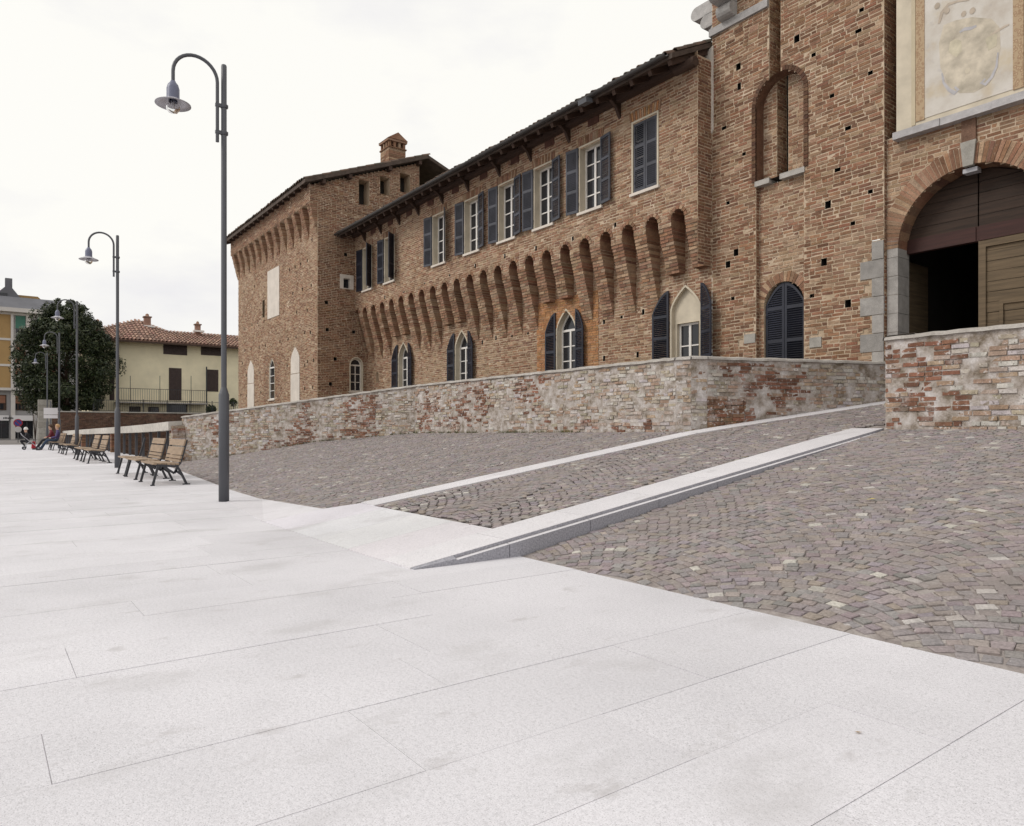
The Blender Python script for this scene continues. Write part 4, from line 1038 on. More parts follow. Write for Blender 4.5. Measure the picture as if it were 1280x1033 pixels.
ob1 = outline(sx0, sx1, sz0, szs, 'round', .605, 12); ob2 = outline(sx0 - .10, sx1 + .10, sz0, szs, 'round', .705, 12)
for i in range(1, len(ob1)):
    j = (i + 1) % len(ob1)
    if abs((ob1[i][0] + ob1[j][0]) / 2 + 9.545) < .16 and ob1[i][1] > 9: continue
    (a1, z1_), (a2, z2_), (b1, y1_), (b2, y2_) = ob1[i], ob1[j], ob2[i], ob2[j]; n_ = max(1, int(math.hypot(a2 - a1, z2_ - z1_) / .085))
    for k in range(n_):
        f0, f1 = (k + .06) / n_, (k + .94) / n_; L2 = lambda p, q, f: p + (q - p) * f
        P = [(L2(a1, a2, f0), L2(z1_, z2_, f0)), (L2(b1, b2, f0), L2(y1_, y2_, f0)), (L2(b1, b2, f1), L2(y1_, y2_, f1)), (L2(a1, a2, f1), L2(z1_, z2_, f1))]
        mb = MB(); mb.mesh([FT.p(*p_, -.02) for p_ in P] + [FT.p(*p_, .028) for p_ in P], [(4, 5, 6, 7), (0, 1, 5, 4), (1, 2, 6, 5), (2, 3, 7, 6), (3, 0, 4, 7)], 0, tuple(c_ * .55 for c_ in PAL_RED[(i * 3 + k) % 24])); mb.build('border_brick', M_brick, tow)
for (a, b) in ((sx0 - .02, -9.68), (-9.41, sx1 + .02)):
    mb = MB(); mb.obox(FT, a, b, sz0 - .11, sz0 + .01, -RD, .03, 0, (.40, .375, .35)); mb.build('stone_sill', M_stone, tow)
# voussoirs round recess, small door and gate
def voussoirs(F, root, c_, zs_, r0, r1, n_, pal_, prd=.026, a0=0.0, a1=math.pi, sep=.0):
    for i in range(n_):
        t0 = a0 + (a1 - a0) * i / n_; t1 = a0 + (a1 - a0) * (i + 1) / n_; e = .006 / r0
        q = [(c_ + math.cos(t_) * r_, zs_ + math.sin(t_) * r_) for t_, r_ in ((t0 + e, r0), (t1 - e, r0), (t1 - e * .8, r1 + rs.uniform(-.02, .02)), (t0 + e * .8, r1 + rs.uniform(-.02, .02)))]
        mb = MB(); dd = prd + rs.uniform(-.006, .006)
        mb.mesh([F.p(*p_, -.02) for p_ in q] + [F.p(*p_, dd) for p_ in q], [(4, 7, 6, 5)[::-1], (0, 1, 5, 4), (1, 2, 6, 5), (2, 3, 7, 6), (3, 0, 4, 7)], 0, pal_[rs.randrange(len(pal_))])
        mb.build('voussoir', M_brick, root)
def ring_backing(F, root, c_, zs_, r0, r1, d, mat):
    mb = MB(); n_ = 24
    for i in range(n_):
        t0, t1 = math.pi * i / n_, math.pi * (i + 1) / n_
        mb.poly([F.p(c_ + math.cos(t_) * r_, zs_ + math.sin(t_) * r_, d) for t_, r_ in ((t0, r0), (t0, r1), (t1, r1), (t1, r0))])
    mb.build('arch_mortar', mat, root)
voussoirs(FG, tow, GC, GZS, GH - .005, GH + .36, 58, PAL_TAN, .03); ring_backing(FG, tow, GC, GZS, GH, GH + .37, .018, M_mortar)
voussoirs(FPn, tow, DRC, 3.99, DRR, DRR + .22, 22, PAL_TAN, .024); ring_backing(FPn, tow, DRC, 3.99, DRR, DRR + .22, .012, M_mortar)
mb = MB(); q = [(GC - .085, GZS + GH - .03), (GC + .085, GZS + GH - .03), (GC + .13, GZS + GH + .42), (GC - .13, GZS + GH + .42)]
mb.mesh([FG.p(*p_, -.02) for p_ in q] + [FG.p(*p_, .075) for p_ in q], [(4, 7, 6, 5)[::-1], (0, 1, 5, 4), (1, 2, 6, 5), (2, 3, 7, 6), (3, 0, 4, 7)], 0, (.33, .31, .28)); mb.build('keystone', M_stone, tow)
mb = MB(); mb.obox(FG, GC - .12, GC + .12, GZS + GH + .43, 6.88, .0, .05, 0, (.17, .10, .07)); mb.build('keystone_patch', M_brick, tow)
# small arched double shutter door in its shallow recessed panel
mb = MB(); rr = lay(FPn, sx0, sx1, 1.6, sz0 - .1, [Cut(DRC - DRR, DRC + DRR, -4, 3.99, 'round', DRR)], mb, pal_=PAL_TAN, pick=tanpick, rs=rs)
mb.poly([FPn.p(sx0, -3.2), FPn.p(sx1, -3.2), FPn.p(sx1, 1.5), FPn.p(sx0, 1.5)])
FPl = Fr((sx0, YF, 0), (0, 1)); rr += lay(FPl, 0, PD, 1.6, sz0 - .1, (), mb, pal_=PAL_RED, rs=rs)
mb.poly([(sx1, YF, 1.6), (sx1, YF, sz0 - .1), (sx1, YF + PD, sz0 - .1), (sx1, YF + PD, 1.6)])
mb.build('recessed_panel', M_mortar, tow); emit_bricks(rr, tow, M_brick, 0, None, stuff='panel_bricks')
FDr = Fr((0, YF + PD + .05, 0), (1, 0))
mb = MB(); o = outline(DRC - DRR, DRC + DRR, 1.5, 3.99, 'round', DRR)
for i in range(len(o)): mb.poly([FPn.p(*o[i], .026), FPn.p(*o[(i + 1) % len(o)], .026), FPn.p(*o[(i + 1) % len(o)], -.2), FPn.p(*o[i], -.2)])
mb.build('door_reveal', M_mortar, tow)
mb = MB(); mb.poly([FPn.p(*p_, -.15) for p_ in outline(DRC - DRR - .03, DRC + DRR + .03, 1.5, 3.99, 'round', DRR + .05)]); mb.build('door_backing', M_dark, tow)
shutter(FDr, tow, DRC - DRR + .005, 1.55, 4.48, DRR - .01, -1, 2, M_navy, panels=3, arch=-.49, d0=.0)
shutter(FDr, tow, DRC + DRR - .005, 1.55, 4.48, DRR - .01, 1, 2, M_navy, panels=3, arch=-.49, d0=.0)
mb = MB(); mb.poly([FT.p(BX0 - .6, 1.5, -.014), FT.p(BX0 - .001, 1.5, -.014), FT.p(BX0 - .001, 4.95, -.014), FT.p(BX0 - .6, 4.95, -.014)])
mb.poly([FT.p(-10.6, 2.4, -.014), FT.p(sx0 - .001, 2.4, -.014), FT.p(sx0 - .001, 3.6, -.014), FT.p(-10.6, 3.6, -.014)]); mb.poly([FT.p(sx1 + .001, 2.4, -.014), FT.p(-8.3, 2.4, -.014), FT.p(-8.3, 3.6, -.014), FT.p(sx1 + .001, 3.6, -.014)])
mb.build('gap_backing', M_mortar, tow)  # sheets added behind quoins and stone blocks to stop sky leaking through gaps
# stone quoins and jamb
for (za, zb, wd) in quo:
    mb = MB(); g = rs.uniform(.27, .36); c_ = (g, g * .94, g * .89)
    mb.obox(FT, BX0 - wd + .006, BX0 + rs.uniform(-.004, .004), za + .006, zb - .006, -.05, .018 + rs.uniform(-.004, .01), 0, c_); mb.build('quoin', M_stone, tow)
    mb = MB(); g = rs.uniform(.27, .36); c_ = (g, g * .94, g * .89)
    mb.obox(FG, BX0 + .02, GC - GH + .0, za + .004, zb - .004, -.45, .02 + rs.uniform(-.004, .008), 0, c_); mb.build('jamb_stone', M_stone, tow)
    mb = MB(); mb.obox(FG, GC + GH, BX1 - .02, za + .004, zb - .004, -.45, .02, 0, c_); mb.build('jamb_stone', M_stone, tow)
for (x0_, x1_, zc) in ((-10.36, -10.05, st1[1] - .1), (-8.70, -8.42, st2[1] - .14)):
    mb = MB(); mb.obox(FT, x0_ + .006, x1_ - .006, zc + .005, zc + .22, -.05, .016, 0, (.36, .34, .31)); mb.build('stone_block', M_stone, tow)
# arch soffit
mb = MB(); n_ = 24
for i in range(n_):
    t0, t1 = math.pi * i / n_, math.pi * (i + 1) / n_
    mb.poly([FG.p(GC + math.cos(t0) * GH, GZS + math.sin(t0) * GH, .02), FG.p(GC + math.cos(t1) * GH, GZS + math.sin(t1) * GH, .02), FG.p(GC + math.cos(t1) * GH, GZS + math.sin(t1) * GH, -.5), FG.p(GC + math.cos(t0) * GH, GZS + math.sin(t0) * GH, -.5)], 0, PAL_RED[i])
mb.build('arch_soffit', M_brick, tow)
# gate: tympanum boards, beam, open left leaf, closed right leaf with wicket, dark passage
gate = MB(); YD = YBAY + .42; FD = Fr((0, YD, 0), (1, 0))
gate_o = MB()
gate_o.obox(FD, GC - GH, GC - .03, 4.66, 4.93, -.06, .07); gate_o.obox(FD, GC + .03, GC + GH, 4.66, 4.93, -.06, .07); gate_o.obox(FD, GC - .03, GC + .03, 4.66, 4.93, -.06, .05)
gp = gate_o.build('gate_beam', M_woodred, tow)
zb_ = 4.93; k = 0
while zb_ < GZS + GH - .02:
    zt_ = min(zb_ + .21, GZS + GH - .01); hwid = lambda z__: math.sqrt(max(0, GH ** 2 - (z__ - GZS) ** 2))
    for s_ in (-1, 1):
        mb = MB(); w0_, w1_ = hwid(zb_), hwid(zt_); dd = rs.uniform(0, .012)
        P = [(GC + s_ * .012, zb_ + .004), (GC + s_ * w0_, zb_ + .004), (GC + s_ * max(w1_, .03), zt_ - .004), (GC + s_ * .012, zt_ - .004)]
        if s_ < 0: P = P[::-1]
        mb.mesh([FD.p(*p_, -.03) for p_ in P] + [FD.p(*p_, .02 + dd) for p_ in P], BOXF); mb.build('tympanum_board', M_woodtym, tow)
    zb_ = zt_
leaf = MB(); leaf.obox(FD, GC + .01, GC + .13, 1.6, 4.655, -.03, .055); leaf.obox(FD, GC + GH - .12, GC + GH - .01, 1.6, 4.655, -.03, .055); leaf.obox(FD, GC + .13, GC + GH - .12, 4.53, 4.655, -.03, .055)
leaf.obox(FD, GC + .35, GC + .41, 1.6, 3.5, .0, .05); leaf.obox(FD, GC + .35, GC + 1.05, 3.44, 3.5, .001, .051); leaf.obox(FD, GC + .99, GC + 1.05, 1.6, 3.44, .0, .05)
lo_ = leaf.build('gate_leaf', M_wooddoor, tow)
z_ = 1.6
while z_ < 4.5:
    mb = MB(); mb.obox(FD, GC + .13, GC + GH - .12, z_ + .004, min(z_ + .19, 4.53) - .004, -.02, .01 + rs.uniform(0, .012)); mb.build('plank', M_wooddoor, lo_); z_ += .19
mb = MB(); FO = Fr((GC - GH - .2, YD + .05, 0), (0, 1))        # left leaf swung inwards
mb.obox(FO, 0.0, 1.2, 1.65, 4.6, -.03, .03); mb.build('gate_leaf', M_wooddoor, tow)
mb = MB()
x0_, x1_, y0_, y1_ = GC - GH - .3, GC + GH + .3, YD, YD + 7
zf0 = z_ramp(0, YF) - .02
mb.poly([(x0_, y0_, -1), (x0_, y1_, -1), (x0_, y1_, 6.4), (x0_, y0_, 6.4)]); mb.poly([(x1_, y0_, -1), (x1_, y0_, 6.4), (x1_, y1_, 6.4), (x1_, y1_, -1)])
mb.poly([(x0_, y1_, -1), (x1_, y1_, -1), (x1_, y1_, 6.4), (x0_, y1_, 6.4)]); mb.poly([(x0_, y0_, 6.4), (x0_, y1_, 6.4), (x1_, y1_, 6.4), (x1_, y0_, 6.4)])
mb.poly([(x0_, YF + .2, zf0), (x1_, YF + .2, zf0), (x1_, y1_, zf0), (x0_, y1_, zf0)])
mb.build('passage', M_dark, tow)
# painted panel
px0, px1, pz0, pz1 = -6.86, -4.34, 6.96, 10.6; YP = YF + .0; FP = Fr((0, YP, 0), (1, 0))
mb = MB(); mb.obox(FP, px0, px1, pz0, pz1, -1.1, .0); pn = mb.build('plaster_panel', M_plaster, tow)
mb = MB(); mb.obox(FP, px0 + .40, px1 - .40, pz0 + .12, pz1 - .1, .001, .012)
m, t, b = new_mat('faded_fresco'); c_ = ramp(t, pos_noise(t, 2.2, 7, .6), [(.3, (.46, .40, .34)), (.5, (.56, .52, .47)), (.7, (.63, .59, .55))])
c_ = mix(t, c_, (.50, .38, .20), ramp(t, pos_noise(t, 1.4, 5, .6), [(.55, 0.0), (.72, .55)]), 'MIX'); c_ = mix(t, c_, (.33, .31, .34), ramp(t, pos_noise(t, 4.5, 5, .6), [(.60, 0.0), (.75, .5)]), 'MIX')
t.links.new(c_, b.inputs['Base Color']); b.inputs['Roughness'].default_value = .95
mb.build('fresco_ground', m, pn)
m, t, b = new_mat('ornament_band'); g = N(t, 'ShaderNodeNewGeometry'); v = N(t, 'ShaderNodeTexVoronoi'); v.inputs['Scale'].default_value = 17; t.links.new(g.outputs['Position'], v.inputs['Vector'])
c_ = ramp(t, v.outputs['Distance'], [(.15, (.48, .36, .24)), (.35, (.30, .19, .115)), (.6, (.42, .31, .20))]); t.links.new(c_, b.inputs['Base Color']); b.inputs['Roughness'].default_value = .95
for (a, b_) in ((px0 + .37, px0 + .53), (px1 - .53, px1 - .37)):
    mb = MB(); mb.obox(FP, a, b_, pz0 + .10, pz1 - .1, .002, .022); mb.build('ornament_strip', m, pn)
for (a, b_) in ((px0 + .29, px0 + .36), (px1 - .36, px1 - .29)):
    mb = MB(); mb.obox(FP, a, b_, pz0 + .05, pz1 - .1, .001, .016); mb.build('frame_moulding', plain('ochre_plaster' + str(a), (.50, .43, .31), .9, .1, 3), pn)
# faded shield with scrolls, after the painting
M_shield = plain('faded_ochre_paint', (.48, .425, .345), .95, .35, 3.0); M_scroll = plain('faded_grey_blue_paint', (.43, .415, .43), .95, .18, 5); M_shield2 = plain('faded_yellow_paint', (.50, .45, .345), .95, .25, 4); M_umber = plain('faded_umber_paint', (.45, .38, .31), .95, .2, 5)
def fp(u_, v_): return FAC(u_, v_, YP)
pts = [fp(*p_) for p_ in ((1180, 32), (1174, 55), (1176, 85), (1186, 108), (1200, 117), (1218, 116), (1236, 106), (1246, 88), (1251, 60), (1250, 35), (1240, 24), (1215, 22), (1195, 26))]
def patch(pts_, mat_, d_, name_):
    mb = MB(); n_ = len(pts_); mb.poly([FP.p(*p_, d_) for p_ in pts_]); 
    for i in range(n_): mb.poly([FP.p(*pts_[i], .012), FP.p(*pts_[(i + 1) % n_], .012), FP.p(*pts_[(i + 1) % n_], d_), FP.p(*pts_[i], d_)])
    mb.build(name_, mat_, pn)
patch(pts, M_shield, .0145, 'painted_shield')
patch([fp(*p_) for p_ in ((1188, 53), (1186, 66), (1196, 72), (1203, 64), (1202, 52), (1195, 49))], M_shield2, .0165, 'painted_field'); patch([fp(*p_) for p_ in ((1232, 50), (1236, 64), (1246, 58), (1247, 44), (1240, 41))], M_shield2, .0165, 'painted_field')
def stroke(pix, r_, mat_, name_):
    mb = MB(); path = [FP.p(*fp(*p_), .014) for p_ in pix]
    for a, b_ in zip(path, path[1:]): mb.bar(a, b_, .006, r_, up=(1, 0, 0) if abs(a[0] - b_[0]) > abs(a[2] - b_[2]) else (0, 0, 1))
    o_ = mb.build(name_, mat_, pn)
def ribbon(pix, wds, mat_, name_, d_=.0175):
    P_ = [fp(*p_) for p_ in pix]; L_, R_ = [], []
    for i, p_ in enumerate(P_):
        q0, q1 = P_[max(0, i - 1)], P_[min(len(P_) - 1, i + 1)]; dx, dz = q1[0] - q0[0], q1[1] - q0[1]; l_ = math.hypot(dx, dz) or 1
        L_.append((p_[0] - dz / l_ * wds[i], p_[1] + dx / l_ * wds[i])); R_.append((p_[0] + dz / l_ * wds[i], p_[1] - dx / l_ * wds[i]))
    mb = MB()
    for i in range(len(P_) - 1): mb.poly([FP.p(*R_[i], d_), FP.p(*R_[i + 1], d_), FP.p(*L_[i + 1], d_), FP.p(*L_[i], d_)])
    mb.build(name_, mat_, pn)
ribbon([(1178, 92), (1180, 104), (1187, 113), (1194, 117), (1198, 113), (1194, 109)], [.012, .02, .028, .032, .025, .015], M_scroll, 'painted_scroll')
ribbon([(1248, 66), (1246, 84), (1240, 97), (1232, 106), (1227, 104), (1232, 99)], [.012, .02, .026, .03, .025, .015], M_scroll, 'painted_scroll')
ribbon([(1174, 30), (1178, 16), (1186, 6), (1198, 2), (1212, 0)], [.02, .03, .026, .02, .018], M_umber, 'painted_branch')
ribbon([(1236, 46), (1246, 40), (1256, 34), (1262, 31)], [.012, .018, .02, .012], M_umber, 'painted_branch')
ribbon([(1200, 41), (1206, 37), (1214, 36), (1221, 33)], [.02, .03, .03, .02], M_scroll, 'painted_crown')
for (u_, v_, r_) in ((1210, 89, .045), (1184, 14, .05), (1172, 8, .05), (1216, 14, .05), (1205, 18, .045)):
    x_, z_ = fp(u_, v_); mb = MB(); mb.poly([FP.p(x_ + math.cos(k * .628) * r_, z_ + math.sin(k * .628) * r_ * 1.2, .0185) for k in range(10)]); mb.build('painted_rosette', M_umber if v_ < 50 else M_plaster, pn)
for i in range(3):
    a = px0 - .03 + (px1 - px0 + .06) * i / 3; e = a + (px1 - px0 + .06) / 3 - .004
    mb = MB(); g = .40 + .03 * i; mb.obox(FP, a, e, pz0 - .14, pz0 - .002, -.2, .10 - .015 * (i % 2), 0, (g, g * .96, g * .97)); mb.build('stone_ledge', M_stone, tow)
# small lamp under the arch
x_, z_ = FAC(1214, 210, YBAY - .05)
gl = thing('gate_lamp', 'small pale lamp fitting under the keystone of the gate arch', 'lamp', (GC, YBAY + .1, GZS + GH - .12))
mb = MB(); mb.box(GC - .12, GC + .12, YBAY + .02, YBAY + .2, GZS + GH - .13, GZS + GH - .05); mb.build('housing', M_shade, gl)
mb = MB(); mb.box(GC - .04, GC + .04, YBAY + .08, YBAY + .14, GZS + GH - .05, GZS + GH + .01); mb.build('bracket', M_iron, gl)
# stone string course and machicolation corbels
for (a, b) in ((XT0 - .05, -9.70), (-9.39, BX0)):
    mb = MB(); mb.obox(FT, a, b, 10.79, 10.97, -.1, .07, 0, (.36, .345, .34)); mb.build('string_course', M_stone, tow)
mb = MB(); mb.box(XT0 - .06, XT0 + .1, YF + .1, 20, 10.79, 10.97, 0, (.36, .345, .34)); mb.build('string_course', M_stone, tow)
def lobes(F, root, uc, wd, tiers=3):
    mb = MB(); z = 10.97; reach = 0
    for k in range(tiers):
        r_ = .17; reach += .30; n_ = 8
        prof_ = [(-.05, z)] + [(reach - r_ + r_ * math.sin(t_ * math.pi / n_), z + r_ - r_ * math.cos(t_ * math.pi / n_)) for t_ in range(n_ + 1)] + [(-.05, z + 2 * r_)]
        m_ = len(prof_); vs = [F.p(uc - wd / 2, z_, d_) for d_, z_ in prof_] + [F.p(uc + wd / 2, z_, d_) for d_, z_ in prof_]
        mb.mesh(vs, [tuple(range(m_)), tuple(range(m_, 2 * m_))[::-1]] + [(i, m_ + i, m_ + (i + 1) % m_, (i + 1) % m_) for i in range(m_)], 0, (.37 + .03 * k, .355 + .03 * k, .345 + .03 * k)); z += .33
    mb.build('stone_corbel', M_stone, root)
for yy in (15.0, 16.3, 17.6): lobes(FTl, tow, -yy, .42)
for xx in (-10.75, -8.9 + .6, -7.4): lobes(FT, tow, xx, .40)

# ================================================================ PARAPET WALLS
def grid_face(mb, F, u0, u1, zb, zt, d=0.0, st=.07, amp=.016, seed=0):
    nu = max(1, int((u1 - u0) / st)); nz_ = 18
    for i in range(nu):
        for k in range(nz_):
            q = []
            for ii, kk in ((i, k), (i + 1, k), (i + 1, k + 1), (i, k + 1)):
                uu = u0 + (u1 - u0) * ii / nu; zz = zb(uu) + (zt(uu) - zb(uu)) * kk / nz_; p = Vector(F.p(uu, zz, d)); edge_ = 0 if ii in (0, nu) else 1
                q.append(F.p(uu, zz, d + edge_ * amp * (noise.noise(p * 3.1) + .6 * noise.noise(p * 9.0))))
            mb.poly(q, 0, (1, 1, 1), True)
def parapet(root, pts, zbase, ztop, thick=.45, seed=1, hide=.45, orange=None, n_ind=300, vis=None):
    recs_ = []; mort = MB(); rs_ = random.Random(seed)
    for si, (p, q) in enumerate(zip(pts, pts[1:])):
        F = Fr((p[0], p[1], 0), (q[0] - p[0], q[1] - p[1])); ln_ = math.hypot(q[0] - p[0], q[1] - p[1])
        zb = lambda uu, F=F: zbase(*F.p(uu, 0)[:2]); zt = lambda uu, a=ztop[si], b=ztop[si + 1], l_=ln_: a + (b - a) * uu / l_
        grid_face(mort, F, 0, ln_, lambda uu: zb(uu) - .25, zt, seed=seed)
        mort.poly([F.p(ln_, zb(ln_) - .3, -thick), F.p(0, zb(0) - .3, -thick), F.p(0, zt(0), -thick), F.p(ln_, zt(ln_), -thick)])
        z0_ = min(zb(0), zb(ln_)) - .1; z1_ = max(ztop[si], ztop[si + 1])
        def skip(uu, zz, r_, F=F):
            pp = Vector(F.p(uu, zz)); n_ = noise.noise(pp * .8) + .55 * noise.noise(pp * 2.3 + Vector((5, 1, 2)))
            return n_ > 1.0 - hide + r_.uniform(-.22, .22)
        def pick(uu, zz, r_, F=F):
            pp = Vector(F.p(uu, zz))
            n_ = noise.noise(pp * .6 + Vector((9, 3, 1)))
            return r_.choice([0, 4, 6, 10, 12, 16, 18, 22, 1, 2]) if n_ > (-.12 if F.U[1] > .7 else .06) + r_.uniform(-.22, .22) else r_.choice([1, 2, 3, 5, 7, 8, 9, 11, 13, 14, 15, 17, 20, 21, 2, 3, 8, 9])
        recs_ += lay(F, 0, ln_, z0_, z1_, (), None, course=.070, L=.225, joint=.016, pr=(-.010, .022), pal_=PAL_PARA, pick=pick, topf=lambda uu: zt(uu) - .05, botf=lambda uu: zb(uu) - .05, jit=.011, skip=skip, rs=rs_)
        if orange and orange[0] == si:
            recs_ += lay(F, orange[1], orange[2], orange[3], orange[4], (), None, course=.075, L=.25, joint=.012, pr=(.02, .032), pal_=PAL_RED, jit=.006, rs=rs_)
    mort.build('rough_mortar', M_mortar_p, root)
    emit_bricks(recs_, root, M_wallbrick, n_ind, vis)
    # cement capping in lengths
    for si, (p, q) in enumerate(zip(pts, pts[1:])):
        F = Fr((p[0], p[1], 0), (q[0] - p[0], q[1] - p[1])); ln_ = math.hypot(q[0] - p[0], q[1] - p[1]); n_ = max(1, int(ln_ / .16)); mb = MB(); ring_prev = None
        for i in range(n_ + 1):
            uu = ln_ * i / n_; zt_ = ztop[si] + (ztop[si + 1] - ztop[si]) * i / n_ + rs_.uniform(-.008, .008); o_ = .045 + rs_.uniform(-.012, .012)
            ring = [F.p(uu, zt_ - .02, o_), F.p(uu, zt_ + .02, o_ - .01), F.p(uu, zt_ + .045, -.05), F.p(uu, zt_ + .045, -thick + .05), F.p(uu, zt_ - .03, -thick - .03)]
            if ring_prev:
                for k in range(4): mb.poly([ring_prev[k], ring[k], ring[k + 1], ring_prev[k + 1]])
                mb.poly([ring_prev[0], ring_prev[4], ring[4], ring[0]])
            ring_prev = ring
        mb.build('coping', M_cement, root)
pw = thing('parapet_wall', 'long weathered rubble and brick parapet wall bending down along the cobbled bank', 'wall', (-17, 10, 0))
PTS1 = [(-27.0, 5.72), (-18.9, 10.45), (-8.95, 10.45), (-8.68, 10.55), (-8.52, 10.8), (-7.05, YF - .02)]
def zb1(x_, y_):
    if x_ > -9.0 or y_ > 10.46: return z_ramp(x_, y_)
    return interp(x_, ZW_PTS)
parapet(pw, PTS1, zb1, [1.57, 2.44, 2.46, 2.46, 2.46, 2.46], seed=4, hide=.50, orange=(4, .0, .8, 1.15, 1.72))
mb = MB(); rsm = random.Random(6); GM = pal(8, [(.10, .10, .03), (.07, .085, .025), (.14, .12, .05), (.06, .07, .03)], .2)
for k in range(520):
    x_ = -26.9 + 15.5 * rsm.random() ** 1.5; y_ = interp(x_, W_PTS) - rsm.uniform(.0, .05); z_ = z_left(x_, y_); cl_ = noise.noise(Vector((x_ * .9, 2, 5)))
    if cl_ < rsm.uniform(-.35, .25): continue
    for j in range(7):
        a = rsm.uniform(0, 6.3); h_ = rsm.uniform(.02, .09); l_ = rsm.uniform(.01, .05); px_, py_ = x_ + rsm.uniform(-.06, .06), y_ + rsm.uniform(-.05, .01)
        mb.poly([(px_ - .006, py_, z_), (px_ + .006, py_, z_), (px_ + math.cos(a) * l_, py_ - abs(math.sin(a)) * l_, z_ + h_)], 0, GM[rsm.randrange(8)])
gw = mb.build('weeds', M_leaf); gw['kind'] = 'stuff'; gw['label'] = 'thin weeds and moss along the foot of the rubble wall'; gw['category'] = 'weeds'
pw2 = thing('parapet_wall', 'stub of old brick parapet wall in front of the gate, beside the ramp kerb', 'wall', (0, 10.9, 1))
def zb2(x_, y_): return z_right(x_, y_)
parapet(pw2, [(-3.6, YF), (-5.2, 11.1), (-5.2, 10.66)], lambda x_, y_: z_ramp(x_, y_), [2.47, 2.47, 2.47], seed=8, hide=.3, n_ind=0)
parapet(pw2, [(-5.2, 10.66), (6.0, 10.66)], zb2, [2.47, 2.47], seed=9, hide=.22)

# ---------------------------------------------------------------- balustrade towards the far end of the plaza
bal = thing('stone_balustrade', 'pale stone coping on dark iron posts along the moat behind the benches', 'balustrade', (-46, 5.5, 0))
cop = [(-27.0, 1.45), (-31, 1.38), (-36, 1.32), (-45, 1.24), (-56, 1.14), (-66, 1.05)]
for i in range(16):
    xa = -27.0 - 39 * i / 16; xb = -27.0 - 39 * (i + 1) / 16 + .012; za, zb = interp(xa, cop[::-1]), interp(xb, cop[::-1])
    mb = MB(); g = random.uniform(.46, .56); mb.mesh([(xb, 5.28, zb - .33), (xa, 5.28, za - .33), (xa, 5.72, za - .33), (xb, 5.72, zb - .33), (xb, 5.28, zb - .03), (xa, 5.28, za - .03), (xa, 5.72, za), (xb, 5.72, zb)], BOXF, 0, (g, g * .94, g * .86)); mb.build('coping_stone', M_stone, bal)
for i in range(24):
    x_ = -28.2 - 1.6 * i
    if i in (8, 16):
        mb = MB()
        for k in range(12):
            z_ = k * .085
            mb.box(x_ - .2, x_ + .2, 5.36 + (k % 2) * .01, 5.66, z_ + .004, z_ + .08, 0, PAL_RED[(i + k) % 24])
        mb.build('brick_pier', M_brick, bal)
    else:
        mb = MB(); mb.box(x_ - .025, x_ + .025, 5.45, 5.55, -.02, interp(x_, cop[::-1]) - .32); mb.build('post', M_iron, bal)
# end pier where the balustrade meets the rubble wall
mb = MB()
for k in range(15):
    z_ = k * .085
    for (a, b) in ((-27.35, -27.1), (-27.1, -26.85)) if k % 2 else ((-27.35, -27.22), (-27.22, -26.97), (-26.97, -26.85)):
        mb.box(a + .004, b - .004, 5.38 + random.uniform(-.01, .01), 5.8, z_ + .005, z_ + .078, 0, PAL_PARA[random.randrange(24)])
mb.box(-27.33, -26.87, 5.40, 5.8, -.05, 1.3, 1); mb.build('brick_pier', [M_wallbrick, M_mortar_p], bal)

# ================================================================ STREET LAMPS
def make_lamp(x_, y_, label):
    t_ = thing('street_lamp', label, 'street lamp', (x_, y_, 0), 'street lamps along the plaza')
    mb = MB(); mb.lathe([(.0, 0), (.080, 0), (.080, 1.70), (.074, 1.72), (.050, 1.80), (.043, 1.82)], x_, y_, 20); mb.build('base', M_iron, t_)
    mb = MB(); mb.lathe([(.043, 1.80), (.043, 6.95), (.036, 6.97), (0, 6.97)], x_, y_, 16); mb.build('pole', M_iron, t_)
    ya = y_ - .10; r_ = .325; zc = 6.66; yc = ya - r_
    path = [(x_, ya, 5.72)] + [(x_, yc + r_ * math.cos(math.pi * k / 16), zc + r_ * math.sin(math.pi * k / 16)) for k in range(17)] + [(x_, yc - r_, zc - .165)]
    mb = MB(); mb.tube(path, .027, 12); mb.build('arm', M_iron, t_)
    for zz in (6.31, 5.88):
        mb = MB(); mb.bar((x_, y_ + .06, zz), (x_, ya - .03, zz), .05, .05); mb.lathe([(.052, zz - .03), (.056, zz - .02), (.056, zz + .02), (.052, zz + .03)], x_, y_, 12); mb.build('clamp', M_iron, t_)
    hy = yc - r_
    mb = MB(); mb.lathe([(.0, 6.50), (.035, 6.50), (.045, 6.475), (.075, 6.44), (.092, 6.38), (.092, 6.25), (.10, 6.21)], x_, hy, 18); hd = mb.build('lamp_head', plain('lamp_blue_grey', (.15, .16, .23), .4, .05, 4) if 'lamp_blue_grey' not in MATS else MATS['lamp_blue_grey'], t_)
    mb = MB(); mb.lathe([(.09, 6.225), (.16, 6.185), (.255, 6.145), (.257, 6.135), (.16, 6.17), (.085, 6.195)], x_, hy, 28); mb.build('lamp_shade', M_shade, t_)
    mb = MB(); mb.lathe([(.09, 6.19), (.105, 6.13), (.095, 6.06), (.06, 6.015), (0, 6.00)], x_, hy, 18); mb.build('bulb_glass', M_lampglass, t_)
    mb = MB(); mb.lathe([(.0, 6.20), (.03, 6.19), (.035, 6.12), (.02, 6.09), (0, 6.085)], x_, hy, 12); mb.build('bulb', M_shade, t_)
    return t_
l1 = make_lamp(-11.98, 3.16, 'tall grey gooseneck street lamp standing alone beside the edge of the cobbled bank')
